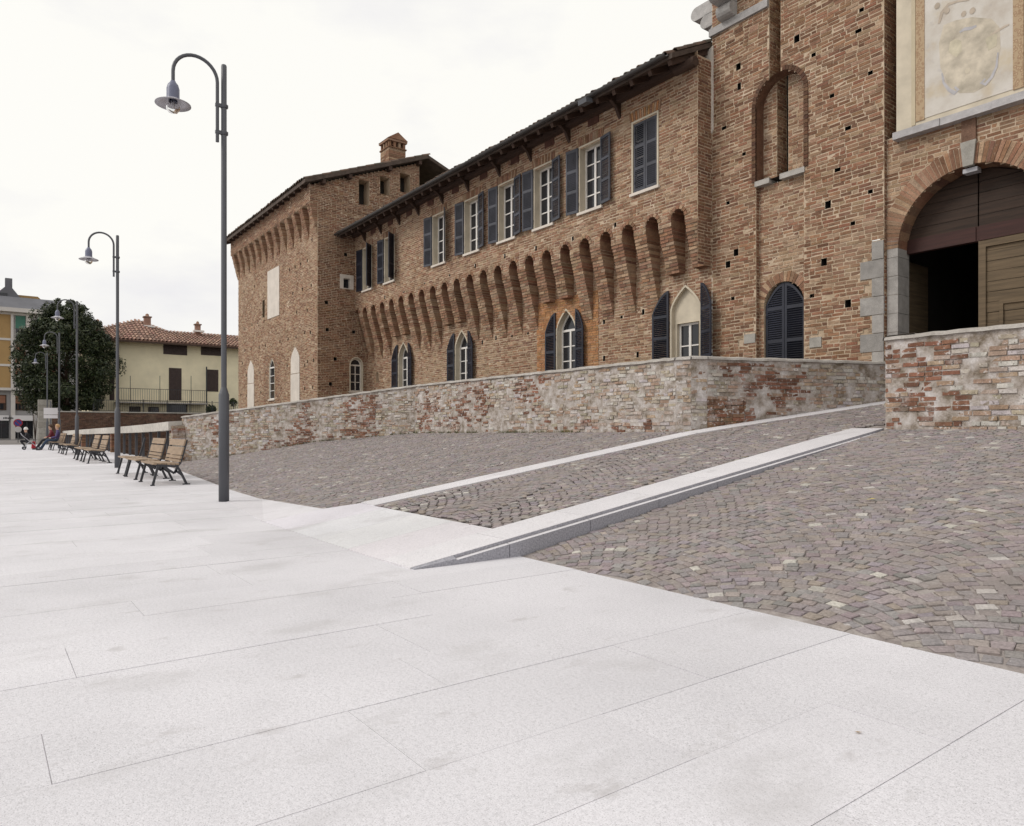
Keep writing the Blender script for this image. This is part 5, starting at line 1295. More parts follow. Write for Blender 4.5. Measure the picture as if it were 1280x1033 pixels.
for (x_, y_, lb) in ((-24.4, 3.37, 'tall grey gooseneck street lamp between the first and second bench groups from the cobbles'),
                     (-38.0, 3.62, 'grey gooseneck street lamp beside the third bench group from the cobbles'),
                     (-51.1, 3.95, 'grey gooseneck street lamp just beyond the seated people, against the magnolia'),
                     (-65.0, 4.25, 'grey gooseneck street lamp at the street end of the plaza row')):
    c_ = dup(l1, (x_ + 11.98, y_ - 3.16, 0)); c_['label'] = lb

# ================================================================ BENCHES
def make_bench(x0, x1, y0, label, back_=True, name='park_bench'):
    t_ = thing(name, label, 'bench', (x0, y0, 0), 'benches along the plaza'); P = lambda y_, z_: (0, y0 + y_, z_)
    for x_ in (x0 + .03, x1 - .03):
        mb = MB(); e = lambda y_, z_: (x_, y0 + y_, z_)
        mb.bar(e(-.05, .012), e(.03, .012), .05, .024); mb.bar(e(.56, .012), e(.70, .012), .05, .024)
        leg = lambda pts_, w_: [mb.bar(e(*a), e(*b), .045, w_, up=(1, 0, 0)) for a, b in zip(pts_, pts_[1:])]
        leg([(-.01, .0), (.04, .20), (.09, .40)], .042); leg([(.64, 0), (.55, .20), (.50, .30), (.44, .40)], .042)
        leg([(.04, .43), (.16, .415), (.30, .395), (.42, .385), (.48, .41), (.52, .48), (.58, .70), (.635, .93)], .045)
        if back_: leg([(.46, .37), (.40, .24), (.30, .31), (.20, .40)], .03); leg([(.55, .20), (.42, .30)], .03)
        mb.build('frame', M_ironblack, t_)
    seats = [(-.005, .43), (.08, .437), (.165, .432), (.25, .422), (.335, .415), (.415, .415)]
    for i, (y_, z_) in enumerate(seats):
        mb = MB(); mb.box(x0, x1, y0 + y_ + .004, y0 + y_ + .072, z_, z_ + .032); mb.build('seat_slat', M_benchwood, t_)
    if back_:
        for (za, zb, ) in ((.47, .52), (.54, .60), (.62, .78), (.81, .94)):
            mb = MB(); f = lambda z_: .475 + (z_ - .44) * .245
            ya, yb = f(za), f(zb); vs = [(x0, y0 + ya, za), (x1, y0 + ya, za), (x1, y0 + ya + .03, za), (x0, y0 + ya + .03, za), (x0, y0 + yb, zb), (x1, y0 + yb, zb), (x1, y0 + yb + .03, zb), (x0, y0 + yb + .03, zb)]
            mb.mesh(vs, BOXF); mb.build('back_slat', M_benchwood, t_)
    return t_
b1 = make_bench(-17.5, -16.1, 2.87, 'slatted wooden bench with black iron frames nearest the rubble wall and cobbles')
b2 = dup(b1, (-2.15, .03, 0)); b2['label'] = 'slatted bench between another bench and a backless seat, by the rubble wall'
st = make_bench(-21.15, -19.95, 2.93, 'low backless slatted seat joined in line with the first benches by the wall', False, 'backless_bench')
for (ox_, oy_, la, lb) in ((-11.8, .12, 'wooden bench with lamp post just before it, second group from the cobbles', 'further bench of the second group, beside the stone balustrade'),
                           (-21.6, .3, 'wooden bench of the third group, beside the third street lamp', 'bench of the third group, beside the seated people')):
    c_ = dup(b1, (ox_, oy_, 0)); c_['label'] = la; c_ = dup(b1, (ox_ - 2.15, oy_, 0)); c_['label'] = lb
c_ = dup(st, (-11.8, .12, 0)); c_['label'] = 'low backless slatted seat at the end of the second bench group'
c_ = dup(b1, (-30.2, .42, 0)); c_['label'] = 'wooden bench under the seated person in a violet jacket'
c_ = dup(b1, (-31.75, .42, 0)); c_['label'] = 'wooden bench under the seated person in a dark red top'

# ================================================================ PEOPLE AND STROLLER
def body(name, joints, edges, zone, mats, label, base, cat='person'):
    me = bpy.data.meshes.new(name); bm = bmesh.new(); lay_ = bm.verts.layers.skin.verify(); vs = {}
    for k, (p, r_) in joints.items():
        v = bm.verts.new(p); v[lay_].radius = (r_, r_); v[lay_].use_root = (k == 'pelvis'); vs[k] = v
    for a, b in edges: bm.edges.new((vs[a], vs[b]))
    bm.to_mesh(me); bm.free(); o = bpy.data.objects.new(name, me); COL.objects.link(o)
    o.modifiers.new('skin', 'SKIN'); s_ = o.modifiers.new('sub', 'SUBSURF'); s_.levels = 2; s_.render_levels = 2
    dg = bpy.context.evaluated_depsgraph_get(); me2 = bpy.data.meshes.new_from_object(o.evaluated_get(dg)); bpy.data.objects.remove(o)
    o = bpy.data.objects.new('body', me2); COL.objects.link(o)
    me2.materials.clear()
    for m_ in mats: me2.materials.append(m_)
    for p_ in me2.polygons: p_.use_smooth = True; p_.material_index = zone(p_.center, joints)
    t_ = thing(name, label, cat, base); adopt(o, t_); return t_
M_skin = plain('skin', (.48, .30, .22), .6, .05, 8)
def seated(x_, y_, jacket, trousers, hair, label, lean=0.0, hairmat=None):
    z0 = .47; J = {}
    J['pelvis'] = ((x_, y_ + .28, z0 + .10), .15); J['waist'] = ((x_, y_ + .30 - lean * .3, z0 + .28), .14); J['chest'] = ((x_, y_ + .30 - lean * .7, z0 + .48), .16); J['neck'] = ((x_, y_ + .28 - lean, z0 + .66), .06)
    J['chin'] = ((x_, y_ + .25 - lean, z0 + .73), .075); J['head'] = ((x_, y_ + .26 - lean, z0 + .83), .10); J['crown'] = ((x_, y_ + .27 - lean, z0 + .91), .07); E = [('pelvis', 'waist'), ('waist', 'chest'), ('chest', 'neck'), ('neck', 'chin'), ('chin', 'head'), ('head', 'crown')]
    for s_, n_ in ((-1, 'l'), (1, 'r')):
        J['sh' + n_] = ((x_ + s_ * .19, y_ + .29 - lean * .8, z0 + .55), .065); J['el' + n_] = ((x_ + s_ * .24, y_ + .22 - lean, z0 + .28), .05); J['wr' + n_] = ((x_ + s_ * .14, y_ - .02 - lean * .5, z0 + .22), .035); J['ha' + n_] = ((x_ + s_ * .09, y_ - .10 - lean * .5, z0 + .20), .035)
        J['hi' + n_] = ((x_ + s_ * .10, y_ + .20, z0 + .08), .095); J['kn' + n_] = ((x_ + s_ * .12, y_ - .22, z0 + .09), .07); J['an' + n_] = ((x_ + s_ * .12, y_ - .44 - .1 * (s_ > 0), .10), .045); J['he' + n_] = ((x_ + s_ * .12, y_ - .44 - .1 * (s_ > 0), .05), .045); J['to' + n_] = ((x_ + s_ * .14, y_ - .64 - .1 * (s_ > 0), .045), .04)
        E += [('chest', 'sh' + n_), ('sh' + n_, 'el' + n_), ('el' + n_, 'wr' + n_), ('wr' + n_, 'ha' + n_), ('pelvis', 'hi' + n_), ('hi' + n_, 'kn' + n_), ('kn' + n_, 'an' + n_), ('an' + n_, 'he' + n_), ('he' + n_, 'to' + n_)]
    def zone(c, J_):
        if c.z > z0 + .66: return 0
        if c.z > z0 + .17 and c.y > y_ - .04: return 1
        if c.z > z0 + .14 and c.y < y_ - .04 and c.z > z0 + .165: return 0
        if c.z < .12: return 3
        return 2
    t_ = body('person', J, E, zone, [M_skin, jacket, trousers, M_ironblack], label, (x_, y_, 0))
    mb = MB(); cx0, cy0, cz0 = x_, y_ + .285 - lean, z0 + .85
    n_ = 14; vs = []; fs = []
    for i in range(8):
        ph = math.pi * i / 9.0
        for k in range(n_):
            a = 2 * math.pi * k / n_; fr_ = max(0, -math.sin(a)); low = 1 - .45 * fr_
            vs.append((cx0 + .105 * math.sin(ph * low) * math.cos(a), cy0 + .12 * math.sin(ph * low) * math.sin(a), cz0 + .02 + .12 * math.cos(ph * low)))
    for i in range(7):
        for k in range(n_): fs.append((i * n_ + k, i * n_ + (k + 1) % n_, (i + 1) * n_ + (k + 1) % n_, (i + 1) * n_ + k))
    mb.mesh(vs, fs, 0, (1, 1, 1), True); mb.build('hair', hair, t_); return t_
M_jv = plain('violet_jacket', (.060, .045, .13), .8, .2, 8); M_jeans = plain('jeans', (.035, .055, .095), .85, .2, 8); M_blond = plain('blond_hair', (.45, .27, .13), .6, .2, 20); M_red = plain('dark_red_top', (.13, .018, .028), .8, .2, 8); M_darktr = plain('dark_trousers', (.02, .02, .024), .85, .2, 8); M_brown = plain('brown_hair', (.07, .04, .025), .6, .2, 20); M_white = plain('white_cap', (.62, .60, .58), .8, .05, 5)
seated(-47.1, 3.28, M_jv, M_jeans, M_blond, 'person in violet jacket and jeans sitting on a bench behind a stroller')
seated(-48.9, 3.20, M_red, M_darktr, M_brown, 'person in dark red top sitting beside the one in a violet jacket', .12)
# crouching person beyond the stroller
x_, y_ = -53.0, 2.42; J = {}; E = []
J['pelvis'] = ((x_, y_ + .1, .42), .14); J['waist'] = ((x_, y_ + .06, .60), .135); J['chest'] = ((x_, y_ + .0, .80), .15); J['neck'] = ((x_, y_ - .04, .97), .06); J['chin'] = ((x_, y_ - .07, 1.03), .075); J['head'] = ((x_, y_ - .06, 1.13), .10); J['crown'] = ((x_, y_ - .05, 1.20), .07)
E = [('pelvis', 'waist'), ('waist', 'chest'), ('chest', 'neck'), ('neck', 'chin'), ('chin', 'head'), ('head', 'crown')]
for s_, n_ in ((-1, 'l'), (1, 'r')):
    J['sh' + n_] = ((x_ + s_ * .18, y_ - .01, .87), .06); J['el' + n_] = ((x_ + s_ * .22, y_ - .12, .64), .048); J['wr' + n_] = ((x_ + s_ * .14, y_ - .34, .58), .035); J['ha' + n_] = ((x_ + s_ * .11, y_ - .42, .57), .035)
    J['hi' + n_] = ((x_ + s_ * .10, y_ + .04, .40), .09); J['kn' + n_] = ((x_ + s_ * .14, y_ - .34, .46), .068); J['an' + n_] = ((x_ + s_ * .13, y_ - .06, .10), .045); J['he' + n_] = ((x_ + s_ * .13, y_ - .04, .05), .045); J['to' + n_] = ((x_ + s_ * .15, y_ - .26, .045), .04)
    E += [('chest', 'sh' + n_), ('sh' + n_, 'el' + n_), ('el' + n_, 'wr' + n_), ('wr' + n_, 'ha' + n_), ('pelvis', 'hi' + n_), ('hi' + n_, 'kn' + n_), ('kn' + n_, 'an' + n_), ('an' + n_, 'he' + n_), ('he' + n_, 'to' + n_)]
pc = body('person', J, E, lambda c, j: 0 if c.z > .97 else (1 if c.z > .5 else (3 if c.z < .11 else 2)), [M_skin, M_darktr, M_darktr, M_ironblack], 'person in dark clothes and pale cap crouching beyond the stroller', (x_, y_, 0))
mb = MB(); mb.lathe([(0, 1.30), (.05, 1.29), (.09, 1.255), (.113, 1.20), (.116, 1.15), (.14, 1.145), (.14, 1.14), (.10, 1.14)], x_, y_ - .055, 16); mb.build('cap', M_white, pc)
# red bag on the ground beside
bgx, bgy = -52.2, 2.72
rb = thing('bag', 'red bag standing on the paving beyond the stroller', 'bag', (bgx, bgy, 0))
mb = MB(); mb.mesh([(bgx - .2, bgy - .12, 0), (bgx + .2, bgy - .12, 0), (bgx + .2, bgy + .12, 0), (bgx - .2, bgy + .12, 0), (bgx - .17, bgy - .07, .42), (bgx + .17, bgy - .07, .42), (bgx + .17, bgy + .07, .42), (bgx - .17, bgy + .07, .42)], BOXF); mb.build('pouch', plain('red_cloth', (.33, .02, .03), .8, .2, 6), rb)
mb = MB(); mb.tube([(bgx - .12, bgy, .41), (bgx - .08, bgy, .58), (bgx + .08, bgy, .58), (bgx + .12, bgy, .41)], .012, 6); mb.build('handle', M_ironblack, rb)
sx_, sy_ = -49.0, 2.1
stl = thing('stroller', 'dark folding stroller standing in front of the seated people', 'stroller', (sx_, sy_ + .35, 0))
for yy in (sy_, sy_ + .66):
    for xx in (sx_ - .24, sx_ + .24):
        mb = MB(); r_ = .095; path = [(xx - .03, yy, r_), (xx + .03, yy, r_)]; mb.tube(path, r_, 16); wh = mb.build('wheel', M_ironblack, stl)
        mb = MB(); mb.tube([(xx - .036, yy, r_), (xx + .036, yy, r_)], .04, 12); mb.build('hub', M_shade, wh)
for xx in (sx_ - .24, sx_ + .24):
    mb = MB(); mb.tube([(xx, sy_ + .66, .10), (xx, sy_ + .3, .45), (xx, sy_ - .08, .80), (xx, sy_ - .16, .95)], .014, 8); mb.tube([(xx, sy_, .10), (xx, sy_ + .18, .40), (xx, sy_ + .3, .45)], .014, 8); mb.build('frame', M_shade, stl)
mb = MB(); mb.tube([(sx_ - .24, sy_ - .16, .95), (sx_ + .24, sy_ - .16, .95)], .02, 8); mb.build('handle', M_ironblack, stl)
mb = MB(); mb.mesh([(sx_ - .2, sy_ + .12, .36), (sx_ + .2, sy_ + .12, .36), (sx_ + .2, sy_ + .50, .34), (sx_ - .2, sy_ + .50, .34), (sx_ - .2, sy_ + .10, .42), (sx_ + .2, sy_ + .10, .42), (sx_ + .2, sy_ + .50, .40), (sx_ - .2, sy_ + .50, .40)], BOXF)
mb.mesh([(sx_ - .2, sy_ + .12, .40), (sx_ + .2, sy_ + .12, .40), (sx_ + .2, sy_ + .18, .40), (sx_ - .2, sy_ + .18, .40), (sx_ - .2, sy_ - .06, .86), (sx_ + .2, sy_ - .06, .86), (sx_ + .2, sy_ - .0, .86), (sx_ - .2, sy_ - .0, .86)], BOXF); mb.build('seat', M_darktr, stl)
mb = MB(); n_ = 7
for i in range(n_ - 1):
    a0, a1 = R(100 - 95 * i / (n_ - 1)), R(100 - 95 * (i + 1) / (n_ - 1))
    q = lambda a_, xx: (xx, sy_ + .02 + .34 * math.cos(a_), .66 + .30 * math.sin(a_))
    mb.poly([q(a0, sx_ - .22), q(a0, sx_ + .22), q(a1, sx_ + .22), q(a1, sx_ - .22)]); 
mb.build('hood', M_darktr, stl)

# ================================================================ FAR END: RETAINING WALL, FENCE, HOUSE, TREE, APARTMENTS
XRW = -65.75; FW_ = Fr((XRW, 0, 0), (0, 1))
rw = thing('retaining_wall', 'dark brick moat wall with pale coping below the cream house', 'wall', (XRW, 10, -3.2))
back = MB(); rr = lay(FW_, 4.6, 30, -1.0, 2.5, (), back, pal_=PAL_DARK, rs=rs, course=.09, L=.28)
back.poly([FW_.p(4.6, -3.2), FW_.p(30, -3.2), FW_.p(30, -1), FW_.p(4.6, -1)]); back.poly([(XRW, 4.6, -3.2), (XRW, 4.6, 2.5), (XRW - .5, 4.6, 2.5), (XRW - .5, 4.6, -3.2)])
back.build('mortar', plain('dark_mortar', (.12, .085, .065), .95, .3, 2), rw); emit_bricks(rr, rw, M_brick, 300, lambda u_, v_, p: p[2] > 1.3)
for i in range(14):
    a = 4.5 + i * 1.8; mb = MB(); mb.obox(FW_, a, a + 1.79, 2.5, 2.58, -.5, .06, 0, (.42, .40, .37)); mb.build('coping', M_stone, rw)
mb = MB()
for k in range(8): mb.obox(FW_, 3.72, 4.6, k * .43, k * .43 + .42, -.6, .12 + random.uniform(-.02, .02), 0, (.27 + .03 * (k % 3), .25 + .03 * (k % 3), .22 + .03 * (k % 3)))
mb.build('pier', M_stone, rw)
fe = thing('iron_fence', 'low iron railing on top of the dark brick moat wall', 'fence', (XRW - .3, 10, 2.58))
for zz in (2.64, 3.5):
    mb = MB(); mb.box(XRW - .32, XRW - .28, 7.4, 30, zz, zz + .03); mb.build('rail', M_ironblack, fe)
for i in range(13):
    y_ = 7.4 + i * 1.8; mb = MB(); mb.box(XRW - .335, XRW - .265, y_, y_ + .06, 2.57, 3.62); mb.build('post', M_ironblack, fe)
for i in range(135):
    y_ = 7.5 + i * .165; mb = MB(); mb.box(XRW - .308, XRW - .292, y_, y_ + .018, 2.66, 3.51); mb.build('bar', M_ironblack, fe)
# ---- cream house
XH = -70.0; FH = Fr((XH, 0, 0), (0, 1))
hs = thing('cream_house', 'cream rendered house with red tiled roof behind the moat wall', 'house', (XH - 4, 18, 0))
M_cream = plain('cream_render', (.78, .70, .51), .9, .10, .7, bs=.15); M_brownsh = plain('brown_shutter', (.055, .035, .032), .6, .2, 4)
def hp(u_, v_): return SIDE(u_, v_, XH)
mb = MB(); mb.box(XH - 11, XH, 7.9, 38, 0, 8.9); mb.build('wall', M_cream, hs)
def house_open(u0, u1, v0, v1, name_='window', split=2, mat_=None):
    a, b = hp(u0, v0)[0], hp(u1, v0)[0]; z1_, z0_ = hp((u0 + u1) / 2, v0)[1], hp((u0 + u1) / 2, v1)[1]
    mb = MB(); mb.obox(FH, a - .06, b + .06, z0_ - .05, z1_ + .05, .0, .03); o_ = mb.build(name_, M_brownsh if mat_ is None else mat_, hs)
    n_ = split
    for k in range(n_):
        p, q = a + (b - a) * k / n_ + .03, a + (b - a) * (k + 1) / n_ - .03; mb = MB(); z = z0_
        while z < z1_ - .05: mb.obox(FH, p, q, z, z + .06, .03, .055); z += .085
        mb.build('leaf', M_brownsh, o_)
    return o_
house_open(205, 233, 430, 443, split=4); house_open(252, 278, 431.5, 444, split=4); house_open(212, 226, 461, 500, 'door'); house_open(259.5, 272, 463, 489)
def dark_open(u0, u1, v0, v1):
    a, b = hp(u0, v0)[0], hp(u1, v0)[0]; z1_, z0_ = hp((u0 + u1) / 2, v0)[1], hp((u0 + u1) / 2, v1)[1]
    mb = MB(); mb.obox(FH, a - .05, b + .05, z0_, z1_ + .05, .0, .025); mb.build('window', M_brownsh, hs); mb = MB(); mb.obox(FH, a + .03, b - .03, z0_ + .04, z1_ - .03, .026, .03); mb.build('pane', M_glass, hs)
dark_open(162, 175, 509, 516.5); dark_open(186, 198, 509.5, 517); dark_open(210, 233, 505.5, 518); house_open(138, 142, 462, 500, split=1)
# balcony
by0, by1 = hp(143, 500)[0], hp(256, 500)[0]; bz = hp(200, 503.5)[1]
mb = MB(); mb.obox(FH, by0, by1, bz - .12, bz, 0, 1.2); bl = mb.build('balcony', M_cement, hs)
zt_ = bz + 1.1
mb = MB(); mb.obox(FH, by0, by1, zt_, zt_ + .04, 1.15, 1.19); mb.obox(FH, by0, by1, bz + .1, bz + .13, 1.15, 1.19); mb.build('railing', M_ironblack, bl)
y_ = by0
while y_ < by1: mb = MB(); mb.obox(FH, y_, y_ + .02, bz, zt_, 1.16, 1.18); mb.build('baluster', M_ironblack, bl); y_ += .18
for u_ in (160, 196.5, 235): y_ = hp(u_, 470)[0]; mb = MB(); mb.obox(FH, y_ - .02, y_ + .02, bz, hp(u_, 471)[1], 1.15, 1.19); mb.build('post', M_ironblack, bl)
y_ = hp(257, 470)[0]; mb = MB(); mb.tube([FH.p(y_, 0.0, .35), FH.p(y_, hp(257, 459)[1], .35)], .06, 8); mb.build('flue_pipe', M_ironblack, hs)
# roof with tile columns
ridge = [(5.8, 9.35), (12.0, 11.45), (14.6, 10.58), (38, 10.62)]; XEV, ZEV, XRG = XH + .95, 8.84, XH - 5.2
mb = MB(); PALT = pal(12, [(.32, .195, .145), (.28, .165, .125), (.36, .225, .17), (.25, .155, .12)], .1)
mb2 = MB(); y_ = 6.9; rs2 = random.Random(21)
while y_ < 33:
    zr_ = interp(y_, ridge); r_ = .135; nt_ = 9
    for k in range(nt_):
        k0, k1 = k / nt_, (k + 1) / nt_; xa, xb = XEV + (XRG - XEV) * k0, XEV + (XRG - XEV) * (k1 + .02); za, zb = ZEV + (zr_ - ZEV) * k0 + .02, ZEV + (zr_ - ZEV) * (k1 + .02); c_ = PALT[rs2.randrange(12)]
        vs = []
        for (xx, zz, rr_) in ((xa, za + .03, r_), (xb, zb, r_ * .8)):
            for m_ in range(5): a = math.pi * m_ / 4; vs.append((xx, y_ + rr_ * math.cos(a), zz + rr_ * .8 * math.sin(a)))
        mb2.mesh(vs, [(m_, m_ + 1, 6 + m_, 5 + m_) for m_ in range(4)], 0, c_, True)
    y_ += .31
ys_ = [5.8 + .46 * i for i in range(71)]
for y0_, y1_ in zip(ys_, ys_[1:]):
    z0_, z1_ = interp(y0_, ridge) - .02, interp(y1_, ridge) - .02
    mb.mesh([(XEV, y0_, ZEV - .14), (XEV, y1_, ZEV - .14), (XRG, y1_, z1_ - .12), (XRG, y0_, z0_ - .12), (XEV, y0_, ZEV - .02), (XEV, y1_, ZEV - .02), (XRG, y1_, z1_), (XRG, y0_, z0_)], [(0, 3, 2, 1), (4, 5, 6, 7), (0, 1, 5, 4)], 0, (.26, .15, .115))
    mb.mesh([(XRG - .01, y0_, z0_), (XRG - .01, y1_, z1_), (XRG - 6, y1_, 8.7), (XRG - 6, y0_, 8.7)], [(0, 1, 2, 3)], 0, (.26, .15, .115))
hr = mb.build('roof', M_tile, hs); mb2.build('roof_tiles', M_tile, hr, 'stuff')
mb = MB(); mb.box(XEV + .0, XEV + .1, 5.8, 38, ZEV - .2, ZEV - .04); mb.build('gutter', M_wood, hr)
for (u_, v0, v1, w_) in ((184, 394, 408, .27), (247, 403.5, 414, .23), (122, 401, 409, .26)):
    yc_, zt2 = SIDE(u_, v0, XRG + 1.2); zb2_ = SIDE(u_, v1, XRG + 1.2)[1]
    mb = MB(); xc_ = XRG + 1.2; mb.box(xc_ - w_, xc_ + w_, yc_ - w_, yc_ + w_, zb2_ - .8, zt2 - .25, 0, PALT[1]); mb.box(xc_ - w_ - .08, xc_ + w_ + .08, yc_ - w_ - .08, yc_ + w_ + .08, zt2 - .25, zt2 - .15, 0, PALT[3])
    mb.lathe([(w_ * .8, zt2 - .15), (w_ * .5, zt2), (w_ * .6, zt2 + .05), (.0, zt2 + .15)], xc_, yc_, 10, 0, PALT[2]); mb.build('chimney', M_tile, hr)
    mb = MB(); mb.box(xc_ + w_ - .1, xc_ + w_ + .35, yc_ - w_ - .25, yc_ + w_ + .25, zb2_ - .15, zb2_ + .02); mb.build('flashing', M_whitepaint, hr)
# ---- wall lamp on the fence line
# ---- magnolia
tx, ty = -68.2, 5.75
tr = thing('magnolia_tree', 'dense dark evergreen magnolia between the flats and the cream house', 'tree', (tx, ty, 0))
mb = MB(); rs3 = random.Random(12)
mb.tube([(tx, ty, 0), (tx + .05, ty + .03, 1.9), (tx - .05, ty, 4.2), (tx, ty + .1, 8.0)], [.36, .29, .22, .07], 10)
limbs = []
for k in range(13):
    z0_ = 2.9 + k * .45; a = k * 2.4; l_ = 3.2 - .15 * k; q = (tx + math.cos(a) * l_, ty + math.sin(a) * l_, z0_ + 1.3)
    mb.tube([(tx, ty, z0_), (tx + math.cos(a) * l_ * .5, ty + math.sin(a) * l_ * .5, z0_ + .7), q], [.10, .06, .025], 6); limbs.append(q)
mb.build('trunk', M_wood, tr)
clumps = []
for k in range(150):
    for _ in range(30):
        p = Vector((rs3.uniform(-1, 1), rs3.uniform(-1, 1), rs3.uniform(-1, 1)))
        if .45 < p.length < 1: break
    zz = 6.85 + p.z * 4.5; prof_ = 1.0 if p.z < .1 else 1.0 - .5 * (p.z - .1)
    clumps.append((Vector((tx + p.x * 3.3 * prof_, ty + p.y * 3.75 * prof_, zz)), rs3.uniform(.5, 1.0)))
for q in limbs: clumps.append((Vector(q), .6))
for k in range(46):
    p = Vector((rs3.gauss(0, 1), rs3.gauss(0, 1), rs3.gauss(.45, .8))).normalized(); f_ = rs3.uniform(.98, 1.07) if p.z > .15 else .9; prof_ = 1.0 if p.z < .1 else 1.0 - .5 * (p.z - .1)
    clumps.append((Vector((tx + p.x * 3.3 * prof_ * f_, ty + p.y * 3.75 * prof_ * f_, 6.85 + p.z * 4.6 * f_)), rs3.uniform(.2, .42)))
mb = MB(); LG = pal(14, [(.014, .023, .008), (.021, .032, .010), (.032, .044, .015), (.052, .058, .024), (.017, .027, .010)], .25)
for (c_, r_) in clumps:
    for k in range(int(50 + 260 * r_)):
        d = Vector((rs3.gauss(0, 1), rs3.gauss(0, 1), rs3.gauss(0, 1))).normalized(); p = c_ + d * r_ * rs3.uniform(.55, 1.12) ** .7
        if p.z < 2.7: continue
        n_ = (d + Vector((rs3.gauss(0, .5), rs3.gauss(0, .5), rs3.gauss(0.3, .5)))).normalized(); t1 = n_.cross(Vector((rs3.gauss(0, 1), rs3.gauss(0, 1), rs3.gauss(0, 1)))).normalized(); t2 = n_.cross(t1)
        L_, W2 = rs3.uniform(.10, .16), rs3.uniform(.04, .06)
        mb.mesh([tuple(p - t1 * L_), tuple(p + t2 * W2), tuple(p + t1 * L_ + n_ * -.02), tuple(p - t2 * W2)], [(0, 1, 2, 3)], 0, LG[rs3.randrange(14)])
mb.build('crown', M_leaf, tr)
# small shrubs by the house foot
for k, (u_, v_) in enumerate(((264, 512), (291, 503), (44, 503))):
    X = XRW - 1.2 if k < 2 else -72.0; yy, zz = SIDE(u_, v_, X)
    sh_ = thing('shrub', ['small dark shrub behind the railing below the flue pipe of the cream house', 'thin shrub at the corner of the brick block and cream house', 'rounded shrub behind the stone pier under the magnolia'][k], 'shrub', (X, yy, 2.0))
    mb = MB()
    for j in range(7): a = j * .9; mb.tube([(X, yy, 1.0 if k < 2 else 0), (X + .1 * math.cos(a), yy + .25 * math.sin(a), zz)], [.02, .008], 5)
    mb.build('stems', M_wood, sh_); mb = MB(); rr_ = (.45, .4, 1.1)[k]
    for j in range((500, 250, 1600)[k]):
        d = Vector((rs3.gauss(0, 1), rs3.gauss(0, 1), rs3.gauss(0, 1))).normalized() * rr_ * rs3.uniform(.4, 1); p = Vector((X, yy, zz)) + d; t1 = Vector((rs3.gauss(0, 1), rs3.gauss(0, 1), rs3.gauss(0, 1))).normalized(); t2 = t1.orthogonal().normalized()
        mb.mesh([tuple(p - t1 * .1), tuple(p + t2 * .04), tuple(p + t1 * .1), tuple(p - t2 * .04)], [(0, 1, 2, 3)], 0, LG[rs3.randrange(14)])
    mb.build('foliage', M_leaf, sh_)
# ---- apartment block
XA = -100.0; FA = Fr((XA, 0, 0), (0, 1)); ap_ = thing('apartment_block', 'apartment block with ochre panels, pale pilasters and shops at street level', 'building', (XA - 6, 2, 0))
def aq(u_, v_): return SIDE(u_, v_, XA)
M_ochre = plain('ochre_panel', (.36, .23, .10), .85, .12, .5); M_grey = plain('grey_render', (.33, .32, .325), .9, .1, .5); M_pale = plain('pale_concrete', (.55, .52, .50), .9, .08, .6); M_green = plain('green_blind', (.06, .17, .13), .7, .1, 1, stretch=(1, 1, 8)); M_roofg = plain('slate_roof', (.13, .13, .145), .8, .15, .6); M_brownbl = plain('brown_blind', (.23, .11, .07), .8, .15, 1, stretch=(1, 1, 9)); M_shop = plain('shop_sign_white', (.66, .64, .66), .6, .04, 1)
YA0, YA1 = -18.0, aq(55, 500)[0]; zcor = aq(20, 487)[1]; ztop_ = aq(20, 390)[1]; zg = aq(20, 515)[1]
mb = MB(); mb.box(XA - 12, XA - .3, YA0, YA1 + 4, 0, ztop_); mb.build('wall', M_grey, ap_)
mb = MB(); mb.obox(FA, YA0, YA1 + 4.0, zcor - .15, zcor + .15, -.3, .35); mb.obox(FA, YA0, YA1 + 4.0, ztop_ - .1, ztop_ + .35, -.3, .8); mb.build('cornice', M_pale, ap_)
fl_ = [487, 457, 424.5, 392]; zf_ = [aq(6, v_)[1] for v_ in fl_]
ypil = [aq(u_, 450)[0] for u_ in (-28, -24, 13.5, 17, 33)]
bay = ypil[3] - YA0
for k in range(3):
    za, zb = zf_[k] + .16, zf_[k + 1] - .08
    for (ya, yb) in ((ypil[0] - 14, ypil[0] - 5.5), (ypil[1], ypil[2])):
        mb = MB(); mb.obox(FA, ya, yb, za, zb, -.29, -.1); mb.build('ochre_panel', M_ochre, ap_)
    mb = MB(); mb.obox(FA, YA0, YA1 + 4, zb + .001, zb + .25, -.28, -.02); mb.build('floor_band', M_pale, ap_)
    for (ya, yb) in ((ypil[3] + .1, ypil[4]), (ypil[0] - 5.3, ypil[0] - .1), (ypil[4] + 1.0, ypil[4] + 3.0)):
        mb = MB(); mb.obox(FA, ya, yb, za, zb, -.29, -.24); wn = mb.build('window', M_pale, ap_)
        mb = MB(); zs_ = za + (zb - za) * (.05 if k == 1 else .45); mb.obox(FA, ya + .08, yb - .08, zs_, zb - .05, -.239, -.18); mb.build('blind', M_green if k == 2 else M_brownbl, wn)
        if zs_ > za + .3:
            mb = MB(); mb.obox(FA, ya + .08, (ya + yb) / 2 - .05, za + .1, zs_ - .02, -.238, -.23); mb.build('pane', M_glass, wn); mb = MB(); mb.obox(FA, (ya + yb) / 2 + .05, yb - .08, za + .1, zs_ - .02, -.238, -.23); mb.build('pane', M_glass, wn)
for (ya, yb) in ((ypil[2], ypil[3]), (ypil[0], ypil[1]), (ypil[4], ypil[4] + .4), (YA1 + 3.6, YA1 + 4)):
    mb = MB(); mb.obox(FA, ya, yb, zcor + .16, ztop_ - .11, -.3, .05); mb.build('pilaster', M_pale, ap_)
